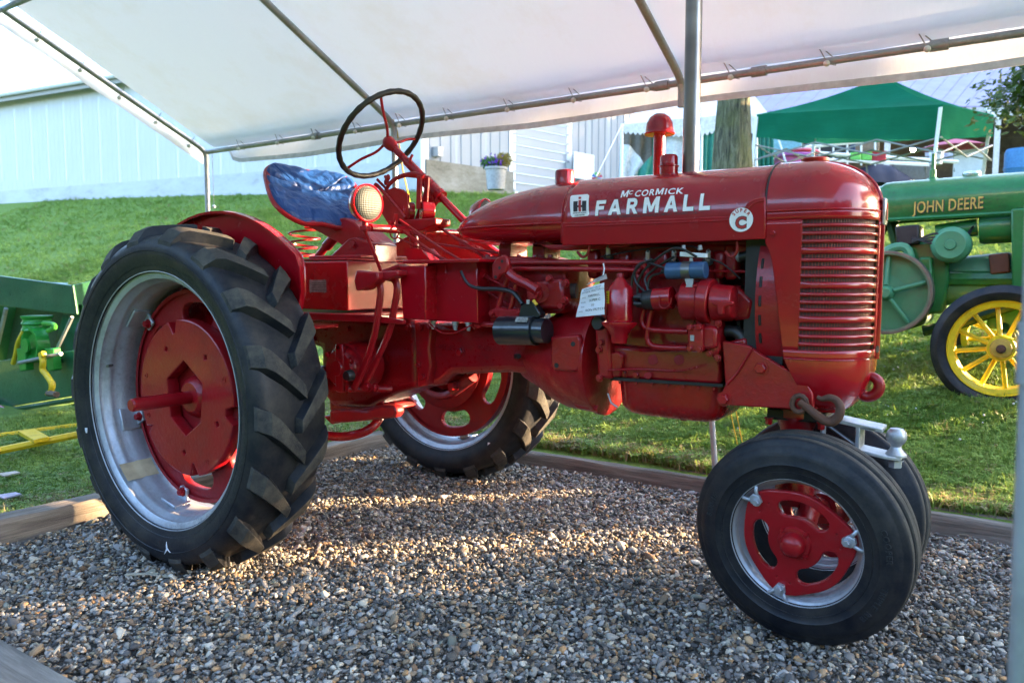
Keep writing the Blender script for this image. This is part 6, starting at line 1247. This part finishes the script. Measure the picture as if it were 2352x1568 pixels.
def letter_poly(ch, x0, x1, y0, y1, yt, nm, outline=False):   # pixel box: left, right, baseline at left/right, top at left
    a, b, c = yz_px(x0, y0), yz_px(x1, y1), yz_px(x0, yt); h = c[1]-a[1]
    def mp(p): return (a[0]+(b[0]-a[0])*p[0], a[1]+(b[1]-a[1])*p[0]+h*p[1])
    loops = [[mp(p) for p in lp] for lp in LET[ch]]; me = shape2d(loops, .0002, grow=.0010 if outline else .0002)
    bm = bmesh.new(); bm.from_mesh(me); bmesh.ops.delete(bm, geom=[f for f in bm.faces if abs(f.normal.z) < .5 or f.calc_center_median().z < 0], context='FACES'); bm.to_mesh(me); bm.free(); dense(me, .012); on_hood(me, .0034); L = link(nm, me, decalw, hood, smooth=0)
    if outline:
        for lp in loops:
            q = []
            for i in range(len(lp)):
                p0, p1 = lp[i], lp[(i+1)%len(lp)]
                for k in range(4): x = p0[0]+(p1[0]-p0[0])*k/4; z = p0[1]+(p1[1]-p0[1])*k/4; q.append(Vector((x, -hood_y(x, z)-.0008, z)))
            MB().tube(q, .0024, 5, closed=True).build('letter_outline', decalk, hood, smooth=0)
for ch, x0, x1 in (('F',1368.8,1390.5),('A',1398.3,1426.4),('R',1440,1463.9),('M',1478.5,1512.8),('A',1526.6,1555.8),('L',1570,1593.9),('L',1607.2,1632)):
    bl = lambda x: 495.2+(481.6-495.2)*(x-1368.8)/(1632-1368.8)
    letter_poly(ch, x0, x1, bl(x0), bl(x1), 462+(446-462)*(x0-1368.8)/(1607-1368.8), 'lettering', True)
def slant(): pass
letter_poly('M', 1426.4, 1442.4, 454.2, 452.8, 439, 'lettering'); place_text('C', (1444.4,447), (1452.9,446.3), (1444.6,438.5), .015, decalw, 'lettering', .0016)
place_text('COR', (1457.6,452), (1503,448.3), (1458,438), .02, decalw, 'lettering', .0016, sp=1.12); letter_poly('M', 1506, 1523, 448.2, 446.9, 433.9, 'lettering'); place_text('ICK', (1527,446.6), (1569.3,444.7), (1527,433.5), .02, decalw, 'lettering', .0016, sp=1.12)
place_text('MADE IN U.S.A.  INTERNATIONAL HARVESTER COMPANY  CHICAGO  U.S.A.', (1377,503), (1602,491), (1377,498), .01, decalk, 'small_lettering', .0012)
def hood_poly(pxs, mt, nm, off, bev=0):
    pts = [yz_px(*p) for p in pxs]; me = bpy.data.meshes.new('p'); me.from_pydata([(a,b,0) for a,b in pts], [], [tuple(range(len(pts)))]); dense(me, .015); on_hood(me, off); return link(nm, me, mt, hood, smooth=0)
hood_poly([(1314,449),(1350,446),(1354,449),(1354,492),(1351,496),(1315,499),(1312,496),(1311,452)], decalw, 'emblem_plate', .001)
# emblem bars
for q in (((1318,463),(1328,462),(1327.5,486),(1318,487)), ((1338,461.5),(1348,461),(1347.5,485),(1338,485.5)), ((1326,472),(1340,471),(1340,476),(1326,477))): hood_poly(q, decalk, 'emblem_bar', .0018)
hood_poly(((1330,460),(1336,459.7),(1336,486),(1330,486.5)), decalr, 'emblem_stem', .0024); hood_poly(((1330,452.5),(1336,452),(1336,457),(1330,457.5)), decalr, 'emblem_dot', .0024)
place_text('INTERNATIONAL', (1317,491.5), (1348,489.5), (1317,488.5), .03, decalk, 'small_lettering', .0018); place_text('HARVESTER', (1321,496.5), (1344,494.8), (1321,493.5), .03, decalk, 'small_lettering', .0018)
# round badge on the band
c = F(1703,505,-.2105); cr2 = .0355; yb_ = -.2140
bd = MB().lathe([(cr2,0),(cr2,.0012),(0,.0012)], (c.x, yb_+.001, c.z), (0,-1,0), 40).build('round_badge', decalw, hood)
tm = text_mesh('C', .046, .0035, 'CENTER'); tm.transform(Matrix.Translation((c.x, yb_-.0015, c.z-.024)) @ Matrix.Rotation(R(90), 4, 'X')); link('badge_letter', tm, decalk, hood, smooth=0)
tm = text_mesh('C', .046, .0015, 'CENTER'); tm.transform(Matrix.Translation((c.x, yb_-.0022, c.z-.024)) @ Matrix.Rotation(R(90), 4, 'X')); link('badge_letter', tm, decalr, hood, smooth=0)
for k, ch in enumerate('SUPER'):
    a = R(90+52-26*k); tm = text_mesh(ch, .0135, .0006, 'CENTER'); tm.transform(Matrix.Translation((c.x+.0235*math.cos(a), yb_-.0015, c.z+.0235*math.sin(a))) @ Matrix.Rotation(R(90), 4, 'X') @ Matrix.Rotation(a-PI/2, 4, 'Z')); link('badge_letter', tm, decalr, hood, smooth=0)
# caps and stacks on the hood
def up(name, prof, x, y, z, mt=red, n=36, par=T): return MB().lathe(prof, (x,y,z), (0,0,1), n).build(name, mt, par, smooth=45)
up('fuel_cap', [(.036,-.02),(.036,.045),(.034,.052),(.028,.055),(.0,.056)], F(1297,402,-.02).x, -.02, 1.445)
p = F(1513,400,.06); up('air_intake', [(.021,-.04),(.021,.185),(.052,.186),(.054,.19),(.050,.194),(.048,.205),(.046,.225),(.036,.245),(.02,.257),(.0,.261)], p.x, .06, 1.42)
p = F(1536,400,-.02); up('precleaner', [(.031,-.03),(.031,.038),(.034,.040),(.034,.043),(.030,.046),(.030,.072),(.026,.079),(.0,.080)], p.x, -.02, 1.44)
t = NT('brushed_exhaust_steel'); bnn = t.noise(30, 4, .6, t.co(scale=(8,8,.3))); zg = t.noise(2, 3, .5, t.co(scale=(.2,.2,3))); t.set(base=t.mix(t.g(zg, 0, 1, .35, .65), (.30,.29,.28), (.17,.15,.15)), metal=.95, rough=t.g(bnn, .28, .42), normal=t.bump(bnn, .08, .002)); exm = t.m
MB().tube([(1.656,0,1.42),(1.656,0,1.9),(1.652,0,2.55)], .0275, 32).build('exhaust_pipe', exm, T, smooth=60)
# ---- grille shell
XR0 = XH1+.004; XS, XN = 2.075, 2.252
def contour(u, k, xr_, xn=XN, kx=1.0):   # u 0..1 near side rear -> nose -> far side rear ; k lateral scale
    a = -1+2*u; s = abs(a); w_ = HW*k
    if s > .45: x = xr_+(XS-xr_)*(1-s)/.55; y = w_
    else:
        th = (s/.45)*PI/2; x = XS+(xn-XS)*kx*math.cos(th)**(2/2.3); y = w_*math.sin(th)**(2/2.3) if th > 0 else 0
    return x, y*(1 if a > 0 else -1)
zgT, zgB, zcrT, zcrB = 1.272, .895, 1.300, .868
def xrear(z):
    z1, z2 = F(1760,560,-.2).z, F(1775,610,-.2).z
    x1, x2, x3 = XR0, F(1775,610,-.2).x, F(1800,822,-.2).x
    if z > z1: return x1
    if z > z2: return x1+(x2-x1)*((z1-z)/(z1-z2))**.6
    return x2+(x3-x2)*(z2-z)/(z2-.87)
def shell(u, z, bulge=0): x, y = contour(u, 1+bulge, xrear(z)); return Vector((x, y, z))
U0, U1 = .275+.0, .482
def band(za, zb_, u0, u1, nz, nu): return lambda i, j: shell(u0+(u1-u0)*i, zb_+(za-zb_)*j)
m = MB()
m.grid(band(zcrT, zgT, 0, 1, 3, 80), 80, 4); m.grid(band(zgB, zcrB, 0, 1, 3, 80), 80, 4)
for ua, ub, n_ in ((0,U0,26),(U1,1-U1,6),(1-U0,1,26)): m.grid(band(zgT, zgB, ua, ub, 30, n_), n_, 34)
shl = m.build('grille_shell', red, T, smooth=40, solid=.004)
# dome
def dome(u, v):
    ph = v*PI/2; s_, c_ = math.sin(ph), math.cos(ph); k = max(1e-4, c_)**(2/2.3); z = zcrT+(zt+.006-zcrT)*s_**(2/2.3)
    a = -1+2*u; s = abs(a); xn = XS-.06+(XN+.06-XS)*k
    if s > .45: x = XR0+(XS-XR0)*(1-s)/.55; y = HW*k
    else: th = (s/.45)*PI/2; x = XS+(max(xn, XS-.06)-XS)*math.cos(th)**(2/2.3) if xn > XS else XS+(xn-XS)*math.cos(th); y = HW*k*math.sin(th)**(2/2.3) if th > 0 else 0
    return Vector((x, y*(1 if a > 0 else -1), z))
MB().grid(dome, 96, 26).build('shell_dome', red, shl, smooth=70)
MB().tube([shell(i/80, zcrT, .012) for i in range(81)], .0035, 8).build('shell_crease', red, shl); MB().tube([shell(i/80, zcrB, .006) for i in range(81)], .0022, 8).build('shell_crease', red, shl)
def chin(u, v):
    a = 2*u-1; x, y = contour(u, 1, xrear(zcrB)); zb2 = .685+.06*0
    x0 = F(1893,903,-.05).x; k = (1-v**2.4)**(1/1.9) if v < 1 else 0
    xc, yc = 2.125, 0; xx = xc+(x-xc)*k*(1-.0*v); yy = y*k
    if x < xc: xx = xc+(x-xc)*(1-v)**.9
    return Vector((xx, yy, zcrB-(zcrB-.690)*v))
MB().grid(chin, 96, 22).build('shell_chin', red, shl, smooth=70)
# bars
nslot = 16; sl_h = .0122; total = zgT-zgB; extra = .008; bar_h = (total-nslot*sl_h-3*extra)/15; zz = zgT-.0; bars = []
for k in range(nslot-1):
    zz -= sl_h; h_ = bar_h+(extra if k % 4 == 3 else 0); bars.append((zz, zz-h_)); zz -= h_
def bar(ua, ub, z1, z2):
    m = MB()
    prof = ((0,.0),(.008,.12),(.013,.35),(.013,.65),(.008,.88),(0,1),(-.01,1),(-.01,0))
    n_ = 22; vs = []
    for i in range(n_):
        u = ua+(ub-ua)*i/(n_-1); e = min(1, min(i, n_-1-i)/1.5)
        x, y = contour(u, 1, xrear(z1)); p2 = contour(min(1,u+.002), 1, xrear(z1)); d_ = Vector((p2[0]-x, p2[1]-y, 0)).normalized(); nn = Vector((d_.y, -d_.x, 0))
        for o_, t_ in prof: vs.append(Vector((x, y, z1+(z2-z1)*t_))+nn*(o_*.3*e if o_ > 0 else o_))
    m.add(vs, [(i*8+q, i*8+(q+1)%8, (i+1)*8+(q+1)%8, (i+1)*8+q) for i in range(n_-1) for q in range(8)]); return m
for z1, z2 in bars:
    bar(U0-.002, U1+.002, z1, z2).build('grille_bar', red, shl, smooth=60); bar(1-U1-.002, 1-U0+.002, z1, z2).build('grille_bar', red, shl, smooth=60)
t = NT('grille_screen'); ck = t.n('TexWave', wave_type='BANDS', bands_direction='Z'); ck.inputs['Scale'].default_value = 60; t.l(t.co(), ck.inputs[0]); t.set(base=t.mix(t.g(ck.outputs[1], 0, 1, .3, .7), (.012,.004,.005), (.11,.012,.018)), rough=.6)
m = MB(); m.grid(lambda i, j: Vector((*[c*1 for c in (contour(.2+.6*i, .955, XR0+.05, XN-.012))], zgB-.01+(zgT-zgB+.02)*j)), 60, 3); m.build('screen', t.m, shl, smooth=60)
m = MB()
for i in range(74):
    u = .245+.51*i/73
    if .485 < u < .515: continue
    x, y = contour(u, .962, XR0+.05, XN-.010); m.cyl((x,y,zgB),(x,y,zgT),.0011,n=4)
o = m.build('screen_wire', redo, shl); o['kind'] = 'stuff'
MB().tube([Vector((XN+.002,0,zcrT+.02)), Vector((XN+.003,0,1.2)), Vector((XN+.003,0,1.0)), Vector((XN+.003,0,zcrB-.005))], .008, 10, flat=.8).build('centre_rib', red, shl)
rib = []
for v in range(16): q = dome(.5, v/17); rib.append(q+Vector((.001,0,.001)))
MB().tube(rib, .0055, 8).build('dome_rib', red, shl)
em = MB().box((XN+.008,0,1.300), (.010,.038,.078)).build('front_emblem', plain('chrome_emblem', (.55,.56,.6), .25, .8), shl, bev=.003); MB().box((XN+.014,0,1.300), (.003,.007,.05)).build('emblem_stem', decalr, em)
for sy in (-1,1): MB().box((XN+.014,sy*.0105,1.292), (.003,.006,.034)).build('emblem_bar', decalk, em)
MB().lathe([(.011,0),(0,0)], Vector((XN+.006,-.012,.893)), Vector((1,-.4,0)), 16, False).build('crank_hole', dark, shl)
MB().hexb(shell(.06, 1.235)+Vector((.0,-.003,0)), (0,-1,0), .008, .006).build('shell_bolt', red, shl); MB().hexb((2.235,-.03,.835), (1,-.2,0), .006, .008).build('chin_bolt', redc, shl)
up('radiator_cap', [(.0,-.005),(.033,-.005),(.034,.003),(.040,.004),(.041,.012),(.037,.015),(.0,.016)], F(1872,375,0).x, 0, 1.457, redc)
MB().tube([dome(0, v/25)+Vector((-.003,0,0)) for v in range(26)]+[dome(1, 1-v/25)+Vector((-.003,0,0)) for v in range(1,26)], .003, 6).build('shell_gap', dark, shl)

# ---- fasteners and fittings on the castings
for i in range(7): a = 1425+i*36; MB().hexb(F(a, 878+(a-1425)*.068, -.159), (0,-1,0), .0055, .006, False).build('sump_bolt', redo, T)
for a, b in ((1602,706),(1646,716),(1650,742),(1600,722),(1628,812),(1648,822)): MB().hexb(F(a,b,-.202), (0,-1,0), .0085, .008).build('cover_bolt', redc, T)
for a, b in ((1487,736),(1530,712),(1592,738),(1545,790)): MB().hexb(F(a,b,-.124), (0,-1,0), .008, .007).build('side_cover_bolt', redo, T)
for a in range(1408, 1640, 38): MB().hexb(F(a,583,-.118), (0,-1,0), .009, .012).build('head_bolt', redo, T)
MB().cyl(F(1520,905,-.15), F(1520,905,-.157), .008, n=12).build('sump_rivet', redo, T) if False else None
MB().pp([(1660,560),(1690,560),(1692,640),(1664,645)], -.12, -.06).build('water_outlet', redo, T, bev=.01); MB().tube([F(1676,575,-.1), F(1700,590,-.1), F(1730,580,-.1)], .018, 12, smooth=4).build('radiator_hose', blackrub, T); MB().lathe([(.020,0),(.020,.01)], F(1695,588,-.1), (1,-.1,.0), 18, False).build('hose_clip', galv, T)
MB().tube([F(1668,760,-.14), F(1700,770,-.14), F(1740,850,-.14)], .020, 12, smooth=4).build('lower_hose', blackrub, T)
MB().grid(lambda u, v: Vector((1.925+.004*v, -.06-.10*math.cos(2*PI*u)*(.55+.0*v), 1.03+.17*math.sin(2*PI*u))), 40, 2, True).build('fan_belt', blackrub, T, solid=.012)
for a, b in ((1155,668),(1106,640),(1104,700),(1210,610),(1250,604)): MB().hexb(F(a,b,-.163), (0,-1,0), .0085, .008).build('block_bolt', redo, T)
for k in range(5): MB().hexb(F(1120+k*36,592,-.12), (0,0,1), .009, .012).build('top_bolt', redo, T)
for a, b in ((745,735),(800,737),(720,760),(720,800)): MB().hexb(F(a,b+18,-.138), (0,-1,0), .011, .01).build('case_bolt', redo, T)
MB().tube([F(1395,850,-.2), F(1470,848,-.16), F(1560,852,-.155), F(1600,842,-.2)], .0035, 6, smooth=5).build('oil_line', redo, T)
MB().tube([F(1622,592,-.2), F(1660,606,-.18), F(1700,640,-.15)], .003, 6, smooth=5).tube([F(1608,575,-.21), F(1580,565,-.18), F(1480,572,-.16), F(1380,590,-.15)], .003, 6, smooth=5).build('loom_wire', blackrub, T)
MB().pp([(1400,812),(1418,806),(1430,816),(1424,866),(1405,866)], -.172, -.14).build('engine_mount_rib', redo, T, bev=.006)
MB().cyl(F(1488,862,-.154), F(1488,862,-.165), .012, n=16).build('core_plug', redo, T)
for a in (1500, 1560): MB().cyl(F(a,826,-.151), F(a,826,-.156), .017, n=20).build('casting_boss', redo, T)
